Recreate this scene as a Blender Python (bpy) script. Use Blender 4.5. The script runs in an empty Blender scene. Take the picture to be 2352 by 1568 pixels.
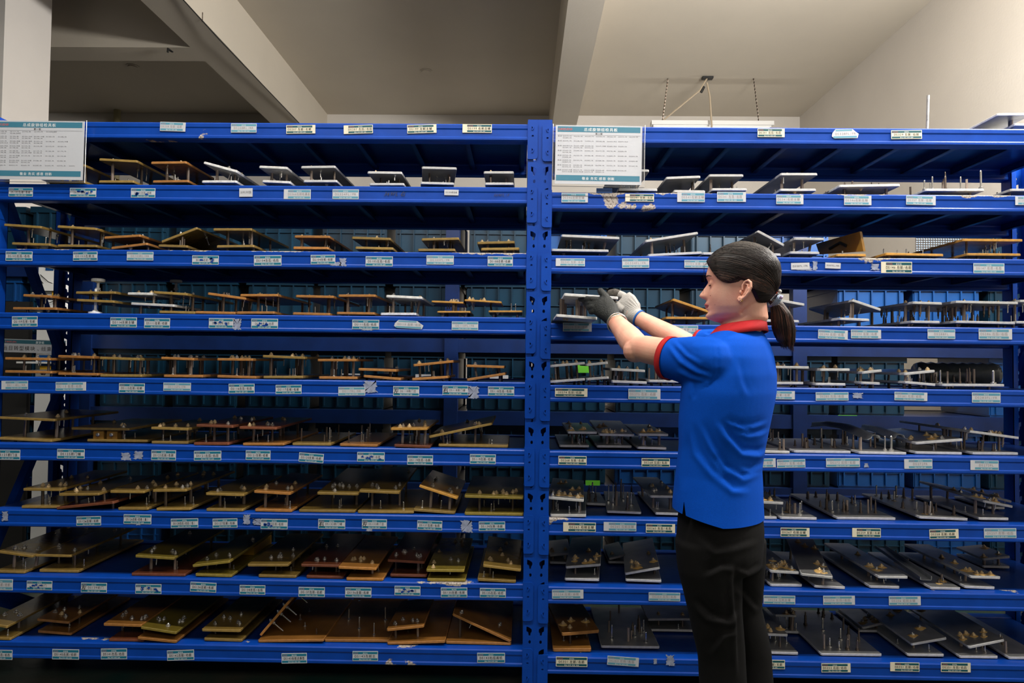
import bpy, bmesh, math, random
import numpy as np
from mathutils import Vector, Matrix
R = math.radians
SC = bpy.context.scene
COL = SC.collection

# ------------------------------------------------------------------ camera, world, light, exposure
F = 1568.0
CAM = Vector((0.0, -2.57, 1.245))
def camera_basis():
    y = Vector((24 / F, -46 / F, -1.0)).normalized()        # world +Y seen from the camera
    z = Vector((math.sin(R(.6)), math.cos(R(.6)), 0.0))
    z = (z - y * z.dot(y)).normalized()
    x = y.cross(z)
    return Matrix((x, y, z))                                  # rows: world axes in camera coordinates
W2C = camera_basis()                                          # cam->world rotation is this matrix
cd = bpy.data.cameras.new('camera'); cam = bpy.data.objects.new('camera', cd); COL.objects.link(cam)
cd.sensor_width = 36; cd.lens = 24; cd.clip_start = .05; cd.clip_end = 60
cam.matrix_world = Matrix.Translation(CAM) @ W2C.to_4x4()
SC.camera = cam
w = bpy.data.worlds.new('world'); SC.world = w; w.use_nodes = True
w.node_tree.nodes['Background'].inputs[0].default_value = (1.0, .93, .84, 1)
w.node_tree.nodes['Background'].inputs[1].default_value = .05
SC.view_settings.view_transform = 'Standard'; SC.view_settings.look = 'None'
SC.view_settings.gamma = 1; SC.view_settings.exposure = 0.0
SC.view_settings.use_curve_mapping = False
def area(name, loc, rot, sx, sy, power, col=(1, .97, .92)):
    l = bpy.data.lights.new(name, 'AREA'); l.shape = 'RECTANGLE'; l.size = sx; l.size_y = sy
    l.energy = power; l.color = col
    o = bpy.data.objects.new(name, l); COL.objects.link(o); o.location = loc; o.rotation_euler = rot
    return o
area('aisle_lamp', (.3, -1.35, 3.95), (R(4), 0, 0), 4.8, .16, 178)             # tube row above the aisle
area('hall_lamp', (.5, -5.0, 3.9), (R(42), 0, 0), 6.5, 1.2, 92)              # next row, behind the photographer
area('ceiling_fill', (1.2, .5, 3.25), (R(180 + 24), 0, 0), 3.6, .25, 130)        # upward fill added out of view to brighten the ceiling
area('bay_uplight', (1.9, 4.53, 2.62), (R(180), 0, 0), 1.2, .1, 3)
area('rear_lamp', (.9, 1.15, 3.35), (R(18), 0, 0), 3.0, .2, 1.5)
q = Vector((-1, .75, .10)).to_track_quat('-Z', 'Y').to_euler()
area('side_lamp', (2.6, .15, 3.05), q, 1.6, .35, 230)

def at(px, py, Y):
    d = W2C @ Vector(((px - 1176) / F, -(py - 784) / F, -1.0))
    return CAM + d * ((Y - CAM.y) / d.y)
def at_z(px, py, z):
    d = W2C @ Vector(((px - 1176) / F, -(py - 784) / F, -1.0))
    return CAM + d * ((z - CAM.z) / d.z)
def to_px(v):
    c = W2C.transposed() @ (Vector(v) - CAM)
    return 1176 + F * c.x / -c.z, 784 - F * c.y / -c.z

# ------------------------------------------------------------------ materials
def lin(c):
    return tuple(((v / 255) / 12.92 if v / 255 <= .04045 else ((v / 255 + .055) / 1.055) ** 2.4) for v in c)
MATS = {}
def mat(name, col, rough=.5, metal=0., spec=.5, noise=None, bump=None, **kw):
    """noise=(scale, amount[, second colour]); bump=(scale, strength)"""
    m = bpy.data.materials.new(name); m.use_nodes = True; nt = m.node_tree; n = nt.nodes; L = nt.links
    b = n['Principled BSDF']
    b.inputs['Base Color'].default_value = (*col, 1); b.inputs['Roughness'].default_value = rough
    b.inputs['Metallic'].default_value = metal; b.inputs['Specular IOR Level'].default_value = spec
    for k, v in kw.items():
        b.inputs[k.replace('_', ' ')].default_value = v
    tc = n.new('ShaderNodeTexCoord')
    if noise:
        t = n.new('ShaderNodeTexNoise'); t.inputs['Scale'].default_value = noise[0]; t.inputs['Detail'].default_value = 6
        L.new(tc.outputs['Object'], t.inputs['Vector'])
        r = n.new('ShaderNodeValToRGB'); r.color_ramp.elements[0].position = .35; r.color_ramp.elements[1].position = .65
        c2 = noise[2] if len(noise) > 2 else tuple(c * (1 - noise[1]) for c in col)
        r.color_ramp.elements[0].color = (*c2, 1); r.color_ramp.elements[1].color = (*col, 1)
        L.new(t.outputs['Fac'], r.inputs['Fac']); L.new(r.outputs['Color'], b.inputs['Base Color'])
    if bump:
        t = n.new('ShaderNodeTexNoise'); t.inputs['Scale'].default_value = bump[0]; t.inputs['Detail'].default_value = 5
        L.new(tc.outputs['Object'], t.inputs['Vector'])
        bp = n.new('ShaderNodeBump'); bp.inputs['Strength'].default_value = bump[1]; bp.inputs['Distance'].default_value = .01
        L.new(t.outputs['Fac'], bp.inputs['Height']); L.new(bp.outputs['Normal'], b.inputs['Normal'])
    MATS[name] = m
    return m
def vary(m, amt=.35):
    """per-object brightness variation"""
    nt = m.node_tree; n = nt.nodes; L = nt.links; b = n['Principled BSDF']
    oi = n.new('ShaderNodeObjectInfo'); mr = n.new('ShaderNodeMapRange')
    mr.inputs[3].default_value = 1 - amt; mr.inputs[4].default_value = 1 + amt * .5
    L.new(oi.outputs['Random'], mr.inputs[0])
    h = n.new('ShaderNodeHueSaturation'); L.new(mr.outputs[0], h.inputs['Value'])
    s = b.inputs['Base Color']
    if s.is_linked: L.new(s.links[0].from_socket, h.inputs['Color'])
    else: h.inputs['Color'].default_value = s.default_value
    L.new(h.outputs['Color'], s)
    return m
def paint_material(name, col, wear_on=True, rough=.32):
    """blue enamel; the object's colour.r sets how much of it has chipped to grey primer"""
    m = bpy.data.materials.new(name); m.use_nodes = True; nt = m.node_tree; n = nt.nodes; L = nt.links
    b = n['Principled BSDF']; b.inputs['Roughness'].default_value = rough; b.inputs['Specular IOR Level'].default_value = .3
    tc = n.new('ShaderNodeTexCoord')
    big = n.new('ShaderNodeTexNoise'); big.inputs['Scale'].default_value = 3.5; big.inputs['Detail'].default_value = 9
    big.inputs['Roughness'].default_value = .62
    oi = n.new('ShaderNodeObjectInfo'); ad = n.new('ShaderNodeVectorMath'); ad.operation = 'MULTIPLY_ADD'
    ad.inputs[1].default_value = (1, 1, 1); rm = n.new('ShaderNodeMath'); rm.operation = 'MULTIPLY'; rm.inputs[1].default_value = 37
    L.new(oi.outputs['Random'], rm.inputs[0]); L.new(tc.outputs['Object'], ad.inputs[0]); L.new(rm.outputs[0], ad.inputs[2])
    L.new(ad.outputs[0], big.inputs['Vector'])
    sp = n.new('ShaderNodeSeparateXYZ'); L.new(tc.outputs['Object'], sp.inputs[0])
    # chips favour the top edge (object z near 0)
    e = n.new('ShaderNodeMapRange'); e.inputs[1].default_value = -.014; e.inputs[2].default_value = 0.0
    e.inputs[3].default_value = 0; e.inputs[4].default_value = .15; L.new(sp.outputs['Z'], e.inputs[0])
    oi = n.new('ShaderNodeObjectInfo'); sc = n.new('ShaderNodeSeparateColor'); L.new(oi.outputs['Color'], sc.inputs[0])
    wv = n.new('ShaderNodeMath'); wv.operation = 'MULTIPLY'; wv.inputs[1].default_value = .05; L.new(sc.outputs[0], wv.inputs[0])
    a1 = n.new('ShaderNodeMath'); a1.operation = 'MULTIPLY'; L.new(e.outputs[0], a1.inputs[0]); L.new(sc.outputs[0], a1.inputs[1])
    a2 = n.new('ShaderNodeMath'); L.new(big.outputs['Fac'], a2.inputs[0]); L.new(a1.outputs[0], a2.inputs[1])
    a3 = n.new('ShaderNodeMath'); L.new(a2.outputs[0], a3.inputs[0]); L.new(wv.outputs[0], a3.inputs[1])
    g = n.new('ShaderNodeMapRange'); g.inputs[1].default_value = .695; g.inputs[2].default_value = .705
    L.new(a3.outputs[0], g.inputs[0])
    fine = n.new('ShaderNodeTexNoise'); fine.inputs['Scale'].default_value = 14; fine.inputs['Detail'].default_value = 4
    L.new(tc.outputs['Object'], fine.inputs['Vector'])
    cr = n.new('ShaderNodeValToRGB'); cr.color_ramp.elements[0].position = .3; cr.color_ramp.elements[1].position = .7
    cr.color_ramp.elements[0].color = (*[c * .82 for c in col], 1); cr.color_ramp.elements[1].color = (*col, 1)
    L.new(fine.outputs['Fac'], cr.inputs[0])
    pr = n.new('ShaderNodeTexNoise'); pr.inputs['Scale'].default_value = 160; L.new(tc.outputs['Object'], pr.inputs['Vector'])
    pc = n.new('ShaderNodeValToRGB'); pc.color_ramp.elements[0].position = .38; pc.color_ramp.elements[1].position = .5
    pc.color_ramp.elements[0].color = (.16, .13, .11, 1); pc.color_ramp.elements[1].color = (.42, .37, .33, 1)
    L.new(pr.outputs['Fac'], pc.inputs[0])
    mx = n.new('ShaderNodeMix'); mx.data_type = 'RGBA'
    L.new(g.outputs[0], mx.inputs[0]); L.new(cr.outputs[0], mx.inputs[6]); L.new(pc.outputs[0], mx.inputs[7])
    L.new(mx.outputs[2], b.inputs['Base Color'])
    rr = n.new('ShaderNodeMapRange'); rr.inputs[3].default_value = rough; rr.inputs[4].default_value = .8
    L.new(g.outputs[0], rr.inputs[0]); L.new(rr.outputs[0], b.inputs['Roughness'])
    bp = n.new('ShaderNodeBump'); bp.inputs['Strength'].default_value = .12; bp.inputs['Distance'].default_value = .004
    bn = n.new('ShaderNodeTexNoise'); bn.inputs['Scale'].default_value = 30; L.new(tc.outputs['Object'], bn.inputs['Vector'])
    L.new(bn.outputs['Fac'], bp.inputs['Height']); L.new(bp.outputs['Normal'], b.inputs['Normal'])
    MATS[name] = m
    return m

BLUE = paint_material('blue enamel', (.0016, .056, .38), rough=.38)
BLUE_DK = mat('shade-darkened deck enamel', (.002, .030, .19), .3, noise=(9, .3), bump=(40, .1))  # deck blue darkened so the colour carries the shelf shade
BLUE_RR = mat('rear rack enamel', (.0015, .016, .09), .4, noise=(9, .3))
PLASTER = mat('plaster', lin((212, 206, 198)), .9, noise=(1.2, .06), bump=(60, .08))
CEIL = mat('ceiling plaster', lin((196, 187, 172)), .9, noise=(1.5, .05), bump=(60, .05))
COLUMN = mat('column paint', lin((226, 220, 214)), .8, noise=(2, .05))
FLOOR = mat('floor paint', (.010, .045, .034), .35, noise=(3, .6, (.07, .058, .040)), bump=(20, .15))
PLINTH = mat('dusty floor', (.045, .040, .030), .85, noise=(7, .4))
FACE = {'O': (132, 106, 50), 'G': (126, 108, 40), 'B': (152, 102, 46), 'R': (104, 56, 32), 'Y': (176, 128, 54)}
NAMES = {'O': 'olive laminate', 'G': 'green laminate', 'B': 'orange-brown laminate', 'R': 'red-brown laminate', 'Y': 'ochre laminate'}
LAM = {}; EDGE = {}
for k_, c_ in FACE.items():
    LAM[k_] = vary(mat(NAMES[k_], tuple(v * .85 for v in lin(c_)), .26, noise=(9, .35), bump=(120, .03)), .25)  # faces darkened: dark reflections on the gloss are put into the colour
    EDGE[k_] = vary(mat(NAMES[k_] + ' sawn edge', tuple(v * 1.4 for v in lin(c_)), .6, noise=(60, .25)), .2)
LAM['A'] = vary(mat('grey aluminium', (.44, .435, .42), .38, metal=.72, noise=(14, .25), bump=(90, .06)), .18)
LAM['W'] = vary(mat('whitened aluminium', (.70, .69, .66), .45, metal=.6, noise=(40, .35)), .1)
EDGE['A'] = vary(mat('sawn aluminium edge', (.60, .595, .58), .55, metal=.15, noise=(60, .18), bump=(300, .1)), .12)
EDGE['W'] = vary(mat('whitened sawn edge', (.82, .81, .78), .6, noise=(60, .3)), .1)
STEEL = vary(mat('bare steel', (.33, .28, .24), .36, metal=.85, noise=(60, .35, (.15, .10, .07))), .4)
CHROME = mat('bright zinc', (.72, .70, .66), .25, metal=.9)
BRASS = vary(mat('yellow zinc', (.74, .56, .32), .38, metal=.45), .25)
GLUE = mat('amber adhesive', (.72, .44, .15), .35, noise=(80, .4), Subsurface_Weight=.1)
GLUE_W = mat('pale adhesive', (.42, .36, .30), .4, noise=(80, .3))
PAPER = mat('label paper', (.54, .55, .58), .55)
PAPER_C = mat('cream label paper', (.74, .68, .52), .55)
TEAL_D = mat('dark teal print', (.006, .085, .105), .45)
TEAL_L = mat('light teal print', (.10, .30, .40), .5)
TEAL_M = mat('teal print', (.012, .17, .26), .45)
INK = mat('ink', (.04, .035, .035), .6)
INK_L = mat('pale ink', (.26, .22, .22), .6)
PRINT_W = mat('white print', (.75, .8, .8), .5)
LOGO = mat('red print', (.50, .10, .10), .5)
LOGO_P = mat('pale red print', (.55, .25, .28), .5)
RESIDUE = mat('glue residue', (.34, .38, .52), .7, noise=(60, .4))
def clear_mat(name, tint, rough, alpha, bump_s=0, bscale=60):
    m = mat(name, tint, rough, bump=(bscale, bump_s) if bump_s else None)
    m.node_tree.nodes['Principled BSDF'].inputs['Alpha'].default_value = alpha
    return m
FILM = clear_mat('clear sleeve film', (.8, .82, .85), .07, .05, .2, 14)
TAPE = clear_mat('crinkled clear tape', (.45, .52, .75), .16, .30, 1.0, 90)
CRATE = vary(mat('blue crate plastic', (.002, .030, .062), .4, noise=(3, .25)), .3)  # dimness behind the shelves is put into this darker crate colour
CRATE_B = vary(mat('bright blue crate plastic', (.003, .065, .25), .4, noise=(3, .2)), .25)
GREEN = mat('green tag', (.10, .42, .02), .6)
WHITE = mat('white enamel', (.75, .75, .73), .4)
DARKP = mat('black rubber', (.012, .012, .012), .6)
CARD = mat('cardboard', (.30, .20, .10), .8, noise=(20, .2))
YCARD = mat('yellow plastic', (.60, .33, .02), .5)

# ------------------------------------------------------------------ mesh helpers
def link(o, parent=None):
    COL.objects.link(o)
    if parent is not None: o.parent = parent
    return o
def thing(name, label, cat, loc=(0, 0, 0), group=None):
    o = bpy.data.objects.new(name, None); o.empty_display_size = .05; link(o)
    o.location = loc; o['label'] = label; o['category'] = cat
    if group: o['group'] = group
    return o
def tag(o, label, cat, group=None):
    o['label'] = label; o['category'] = cat
    if group: o['group'] = group
    return o
class MB:
    def __init__(s): s.v = []; s.f = []; s.m = []; s.smooth = False
    def add(s, vs, fs, mi=0):
        n = len(s.v); s.v += [tuple(v) for v in vs]
        s.f += [tuple(i + n for i in f) for f in fs]; s.m += [mi] * len(fs)
    def box(s, a, b, mi=0, M=None):
        x0, y0, z0 = a; x1, y1, z1 = b
        vs = [(x0, y0, z0), (x1, y0, z0), (x1, y1, z0), (x0, y1, z0), (x0, y0, z1), (x1, y0, z1), (x1, y1, z1), (x0, y1, z1)]
        if M is not None: vs = [M @ Vector(v) for v in vs]
        s.add(vs, [(0, 3, 2, 1), (4, 5, 6, 7), (0, 1, 5, 4), (1, 2, 6, 5), (2, 3, 7, 6), (3, 0, 4, 7)], mi)
    def prism_x(s, prof, x0, x1, mi=0):
        """profile of (y, z) points, extruded along x"""
        n = len(prof)
        vs = [(x0, y, z) for y, z in prof] + [(x1, y, z) for y, z in prof]
        fs = [(i, (i + 1) % n, n + (i + 1) % n, n + i) for i in range(n)]
        fs += [tuple(range(n))[::-1], tuple(range(n, 2 * n))]
        s.add(vs, fs, mi)
    def tube(s, pts, rad, seg=8, mi=0, cap=True, up=None):
        pts = [Vector(p) for p in pts]; N = len(pts)
        if not hasattr(rad, '__len__'): rad = [rad] * N
        n0 = len(s.v); vs = []; fs = []
        ref = Vector(up) if up is not None else None
        for i, p in enumerate(pts):
            t = (pts[min(i + 1, N - 1)] - pts[max(i - 1, 0)]).normalized()
            if ref is None:
                ref = Vector((0, 0, 1)) if abs(t.z) < .9 else Vector((1, 0, 0))
            u = (ref - t * ref.dot(t)).normalized(); v = t.cross(u); ref = u
            ra, rb = rad[i] if hasattr(rad[i], '__len__') else (rad[i], rad[i])
            for k in range(seg):
                a = 2 * math.pi * k / seg
                vs.append(p + u * (math.cos(a) * ra) + v * (math.sin(a) * rb))
        for i in range(N - 1):
            for k in range(seg):
                a = i * seg + k; b = i * seg + (k + 1) % seg
                fs.append((a, b, b + seg, a + seg))
        if cap:
            fs.append(tuple(range(seg))[::-1]); fs.append(tuple((N - 1) * seg + k for k in range(seg)))
        s.add(vs, fs, mi)
    def mesh(s, name, mats, smooth=False):
        me = bpy.data.meshes.new(name); me.from_pydata(s.v, [], s.f)
        for m in (mats if isinstance(mats, (list, tuple)) else [mats]): me.materials.append(m)
        if any(s.m): me.polygons.foreach_set('material_index', s.m)
        if smooth: me.polygons.foreach_set('use_smooth', [True] * len(s.f))
        me.update()
        return me
    def build(s, name, mats, parent=None, smooth=False):
        return link(bpy.data.objects.new(name, s.mesh(name, mats, smooth)), parent)
def inst(name, me, parent, M):
    o = bpy.data.objects.new(name, me); COL.objects.link(o)
    if parent is not None:
        o.parent = parent; o.matrix_local = parent_inv(parent) @ M
    else: o.matrix_world = M
    return o
def parent_inv(p):
    M = p.matrix_basis.copy()
    q = p.parent
    while q is not None:
        M = q.matrix_basis @ M; q = q.parent
    return M.inverted()
def curve_plate(outline, holes, thick, name):
    """flat sheet with real holes in the XZ plane; thickness along Y"""
    c = bpy.data.curves.new(name, 'CURVE'); c.dimensions = '2D'; c.fill_mode = 'BOTH'; c.extrude = thick / 2
    for poly in [outline] + holes:
        sp = c.splines.new('POLY'); sp.points.add(len(poly) - 1); sp.use_cyclic_u = True
        for i, (x, z) in enumerate(poly): sp.points[i].co = (x, z, 0, 1)
    o = bpy.data.objects.new(name, c); COL.objects.link(o)
    bpy.context.view_layer.update()
    me = bpy.data.meshes.new_from_object(o.evaluated_get(bpy.context.evaluated_depsgraph_get()))
    bpy.data.objects.remove(o); bpy.data.curves.remove(c)
    me.transform(Matrix.Rotation(R(90), 4, 'X'))
    me.name = name
    return me

# text: glyph meshes cached, laid out by hand
GL = {}
def glyph(ch):
    if ch in GL: return GL[ch]
    c = bpy.data.curves.new('g', 'FONT'); c.body = ch; c.resolution_u = 1 if ord(ch) > 255 else 2; c.size = 1
    o = bpy.data.objects.new('g', c); COL.objects.link(o); bpy.context.view_layer.update()
    me = bpy.data.meshes.new_from_object(o.evaluated_get(bpy.context.evaluated_depsgraph_get()))
    vs = [(v.co.x, v.co.y) for v in me.vertices]; fs = [tuple(p.vertices) for p in me.polygons]
    bpy.data.objects.remove(o); bpy.data.curves.remove(c); bpy.data.meshes.remove(me)
    x0 = min([v[0] for v in vs], default=0); x1 = max([v[0] for v in vs], default=.3)
    GL[ch] = (vs, fs, x0, x1)
    return GL[ch]
def text_width(t, wl=.56, wc=1.0):
    return sum(wc if ord(c) > 255 else (wl * .55 if c == ' ' else wl) for c in t)
def put_text(mb, t, x, z, h, mi, y, align='c', maxw=None, wl=.56, bold=0):
    """cap height about .72 h; centred on x, baseline z"""
    W = text_width(t, wl) * h; sx = 1.0
    if maxw and W > maxw: sx = maxw / W; W = maxw
    cx = x - W / 2 if align == 'c' else x
    for ch in t:
        adv = (1.0 if ord(ch) > 255 else (wl * .55 if ch == ' ' else wl)) * h * sx
        if ch != ' ':
            vs, fs, a, b = glyph(ch)
            gw = b - a; off = cx + (adv - gw * h * sx * (.9 if ord(ch) > 255 else .92)) / 2
            k = .9 if ord(ch) > 255 else .92
            if ch in 'I1、（）': pass
            for s in ((0,) if not bold else (-bold, bold)):
                mb.add([(off + (vx - a) * h * sx * k + s, y - (.00012 if s > 0 else 0), z + vy * h * k) for vx, vy in vs], [f for f in fs], mi)
        cx += adv
def sheet_rect(mb, x0, z0, x1, z1, y, mi):
    mb.add([(x0, y, z0), (x1, y, z0), (x1, y, z1), (x0, y, z1)], [(0, 1, 2, 3)], mi)
# ------------------------------------------------------------------ the setting
def struct(name, mb, m, smooth=False):
    o = mb.build(name, m, None, smooth); o['kind'] = 'structure'; return o
H = 4.20; YB = 5.55; XR = 3.28
b = MB(); b.box((-12, YB, -.05), (XR + .2, YB + .2, H + .2)); struct('wall_back', b, PLASTER)
b = MB(); b.box((-12.2, -12, -.05), (-12, YB, H + .2)); struct('wall_left', b, PLASTER)
b = MB(); b.box((-12.2, -12.2, -.05), (XR + .2, -12, H + .2)); struct('wall_front', b, mat('far wall paint', (.25, .24, .22), .9))
b = MB(); b.box((XR, -12, -.05), (XR + .2, YB, H + .2)); struct('wall_right', b, PLASTER)
b = MB(); b.box((-12, -12, H), (XR, YB, H + .2)); struct('ceiling', b, CEIL)
b = MB(); b.box((-12, -12, -.2), (XR, YB, 0)); struct('floor', b, FLOOR)
b = MB(); b.box((.285, -12, 3.70), (.535, YB, H)); struct('trim_1', b, CEIL)
b = MB(); b.box((-2.69, -12, 3.735), (-2.385, YB, H)); struct('trim_2', b, CEIL)
b = MB(); b.box((-12, 2.80, 3.735), (-2.69, 3.05, H)); struct('trim_3', b, CEIL)
b = MB(); b.box((-4.06, 2.03, 0), (-3.605, 2.49, H)); o = struct('trim_4', b, COLUMN)
b = MB(); b.box((-2.66, 5.2, 0), (-2.21, YB, 3.735)); struct('trim_5', b, PLASTER)
# conduit along the left beam and its clips
t = thing('cable_conduit', 'thin dark cable run along the lower edge of the left ceiling beam', 'cable', (-2.383, 0, 3.738))
b = MB(); b.tube([(0, -3, 0), (0, 0, 0), (.004, 1.6, -.004), (.012, 2.6, -.03), (.006, 5.4, -.004)], .0045, 6); b.build('cable', DARKP, t)
for k, y in enumerate((.9, 1.05, 1.75, 1.95, 2.35)):
    b = MB(); b.tube([(0, y, -.02), (0, y, .05)], .004, 5); b.build('clip', STEEL, t)
# recessed ceiling marks, pipe stub, bracket
def disc(mb, c, r, h, seg=20, mi=0):
    mb.tube([(c[0], c[1], c[2]), (c[0], c[1], c[2] + h)], r, seg, mi)
for px, py, lab in ((305, 153, 'round flush ceiling cap in the dim left ceiling bay'), (979, 164, 'small round flush ceiling cap in the middle ceiling bay')):
    p = at_z(px, py, H - .006); b = MB(); b.tube([(0, 0, 0), (0, 0, .006)], .062, 24); b.tube([(0, 0, -.012), (0, 0, 0)], .045, 24)
    o = b.build('ceiling_cap', CEIL); o.location = p; tag(o, lab, 'ceiling cap')
p = at(270, 246, 5.45)
b = MB(); b.tube([(0, 0, -1.2), (0, 0, 0)], .04, 14); b.tube([(0, 0, -.02), (0, 0, .01)], .06, 14)
o = b.build('wall_pipe', mat('aged yellow paint', (.30, .26, .14), .6)); o.location = p; tag(o, 'yellowed vertical pipe against the back wall behind the left rack', 'pipe')
p = at(393, 121, 2.80)
b = MB(); b.tube([(0, 0, .015), (0, -.05, .01), (0, -.05, -.02)], .008, 6); b.tube([(-.02, -.012, .02), (.02, -.012, .0)], .007, 6)
o = b.build('hook', DARKP); o.location = p; tag(o, 'tiny dark hook on the cross beam at upper left', 'hook')

# hanging tube light with chains and cable
lz = at(1640, 283, 4.53)
t = thing('hanging_tube_light', 'white tube light hanging on two chains behind the right rack', 'lamp', (lz.x, 4.53, lz.z))
def rel(v, o): return tuple(Vector(v) - o.location)
x0 = at(1495, 283, 4.53).x; x1 = at(1774, 288, 4.53).x
b = MB(); b.box((x0 - lz.x, -.05, -.03), (x1 - lz.x, .05, .012)); b.box((x0 - lz.x + .02, -.03, -.045), (x1 - lz.x - .02, .03, -.03)); b.build('housing', WHITE, t)
tube_m = mat('lit tube', (.9, .9, .88), .3); tube_m.node_tree.nodes['Principled BSDF'].inputs['Emission Color'].default_value = (1, .96, .88, 1)
tube_m.node_tree.nodes['Principled BSDF'].inputs['Emission Strength'].default_value = 1.2
b = MB(); b.tube([(x0 - lz.x + .03, 0, -.058), (x1 - lz.x - .03, 0, -.058)], .013, 10); b.build('tube', tube_m, t)
for (pa, pb) in (((1534, 180), (1521, 282)), ((1731, 180), (1743, 284))):
    A = at_z(*pa, H); B = Vector((at(*pb, 4.53).x, 4.53, lz.z + .012)); b = MB()
    n = 26
    for i in range(n):
        a = A.lerp(B, i / n) - t.location; c = A.lerp(B, (i + .92) / n) - t.location
        b.tube([a, (a + c) / 2 + Vector((.006 if i % 2 else 0, .006 if not i % 2 else 0, 0)), c], .0055, 5)
    o = b.build('chain', STEEL, t); o['kind'] = 'stuff'
pc = at_z(1626, 177, H)
b = MB(); c = pc - t.location
b.tube([c + Vector((0, 0, -.0)), c + Vector((-.05, -.02, -.08)), c + Vector((-.09, -.02, -.15)), Vector((x0 - lz.x + .12, 0, .02))], .0085, 6)
b.build('flex', mat('beige flex', (.42, .34, .24), .6), t)
b = MB(); b.tube([c + Vector((-.01, 0, -.06)), c + Vector((.02, 0, -.2)), c + Vector((.04, 0, -.5)), c + Vector((.03, 0, -.95))], .010, 6); b.build('flex', MATS['beige flex'], t)
b = MB(); b.box((c.x - .06, c.y - .03, c.z - .02), (c.x + .05, c.y + .03, c.z - .001)); b.tube([c + Vector((-.04, 0, -.1)), c + Vector((-.07, 0, -.16))], .014, 6); b.build('junction', DARKP, t)

# ------------------------------------------------------------------ rack
# beam top heights read at the centre post (px), per level
LV_L = [285, 430, 581, 729, 878, 1033, 1187, 1341, 1493]
LV_R = [290, 441, 586, 742, 884, 1036, 1190, 1347, 1508]
ZL = [at(1207, y, 0).z for y in LV_L]; ZR = [at(1266, y, 0).z for y in LV_R]
BH = .064
XL = (-2.025, .012); XRr = (.104, 2.155); DEP = .53
UP = [(-2.115, -2.025), (.012, .104), (2.155, 2.245)]
rack = thing('storage_rack', 'blue steel two-bay storage rack full of inspection jigs', 'rack', (0, 0, 0))
rack_parts = {}
# upright with real holes
def oval(cx, cz, w, h, n=10):
    return [(cx + w * math.cos(2 * math.pi * k / n), cz + h * math.sin(2 * math.pi * k / n)) for k in range(n)]
def keyslot(cx, cz, s):
    pts = [(-.009, .016), (0, .013), (.009, .006), (.009, -.004), (.005, -.010), (.005, -.018), (-.001, -.018), (-.003, -.006), (-.009, -.002)]
    return [(cx + s * x, cz + z) for x, z in pts]
UH = 2.165
def upright_face():
    """punched post face, one pitch at a time"""
    P = .0822; holes = []
    for s in (-1, 1):
        holes.append(oval(s * .019, P - .012, .0045, .0068)); holes.append(keyslot(s * .0215, P - .053, -s))
    cell = curve_plate([(-.043, 0), (.043, 0), (.043, P), (-.043, P)], holes, .0025, 'upright_cell')
    bm = bmesh.new(); n = int((UH - .06) / P); top = UH - .060
    for k in range(n):
        m = cell.copy(); m.transform(Matrix.Translation((0, 0, top - (k + 1) * P))); bm.from_mesh(m); bpy.data.meshes.remove(m)
    for z0, z1 in ((0, top - n * P), (top, UH)):
        r = bmesh.ops.create_cube(bm, size=1)
        for v in r['verts']: v.co = Vector((v.co.x * .086, v.co.y * .0025, (z0 + z1) / 2 + v.co.z * (z1 - z0)))
    bm.to_mesh(cell); bm.free(); return cell
UF = upright_face()
def make_upright(xa, xb, y_face, y_back, parent):
    """one post: a punched front face with folded side walls"""
    w = xb - xa; me = UF.copy(); bm = bmesh.new(); bm.from_mesh(me)
    for v in bm.verts: v.co.x *= w / .086; v.co.y += 0
    sgn = 1 if y_back > y_face else -1
    def bx(a, b_):
        r = bmesh.ops.create_cube(bm, size=1); 
        for v in r['verts']:
            for i in range(3): v.co[i] = (a[i] + b_[i]) / 2 + v.co[i] * abs(b_[i] - a[i])
    d = y_back - y_face
    bx((-w / 2, 0, 0), (-w / 2 + .0025, d, UH)); bx((w / 2 - .0025, 0, 0), (w / 2, d, UH))
    bx((-w / 2, d, 0), (-w / 2 + .022, d - sgn * .0025, UH)); bx((w / 2 - .022, d, 0), (w / 2, d - sgn * .0025, UH))
    bx((-.004, -sgn * .0018, 0), (.004, sgn * .002, UH))
    bx((-w / 2 - .02, -.01 if sgn > 0 else -.06, 0), (w / 2 + .02, .06 if sgn > 0 else .01, .006))
    bm.to_mesh(me); bm.free(); me.materials.clear(); me.materials.append(BLUE)
    o = bpy.data.objects.new('upright', me); link(o, parent); o.location = ((xa + xb) / 2, y_face, 0)
    o.color = (0, 0, 0, 1)
    return o
for k, (xa, xb) in enumerate(UP):
    make_upright(xa, xb, .004, .066, rack)
    make_upright(xa, xb, DEP - .004, DEP - .066, rack)
# side braces between front and rear posts
for xm, n in ((-2.07, 3), (2.20, 3), (.058, 3)):
    zz = [.12 + k * .62 for k in range(4)]
    for ya, za, yb, zb in ((.05, 1.98, DEP - .05, 1.22), (DEP - .05, 1.12, .05, .40), (.05, .34, DEP - .05, .10)):
        b = MB(); a_ = Vector((xm, ya, za)); c_ = Vector((xm, yb, zb))
        b.tube([a_, c_], [(.004, .034), (.004, .034)], 4, up=(1, 0, 0)); b.build('brace', BLUE, rack).color = (0, 0, 0, 1)
    for zc in (.10, 2.02):
        b = MB(); b.tube([(xm, .05, zc), (xm, DEP - .05, zc)], [(.004, .02), (.004, .02)], 4, up=(1, 0, 0)); b.build('brace', BLUE, rack).color = (0, 0, 0, 1)
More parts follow.
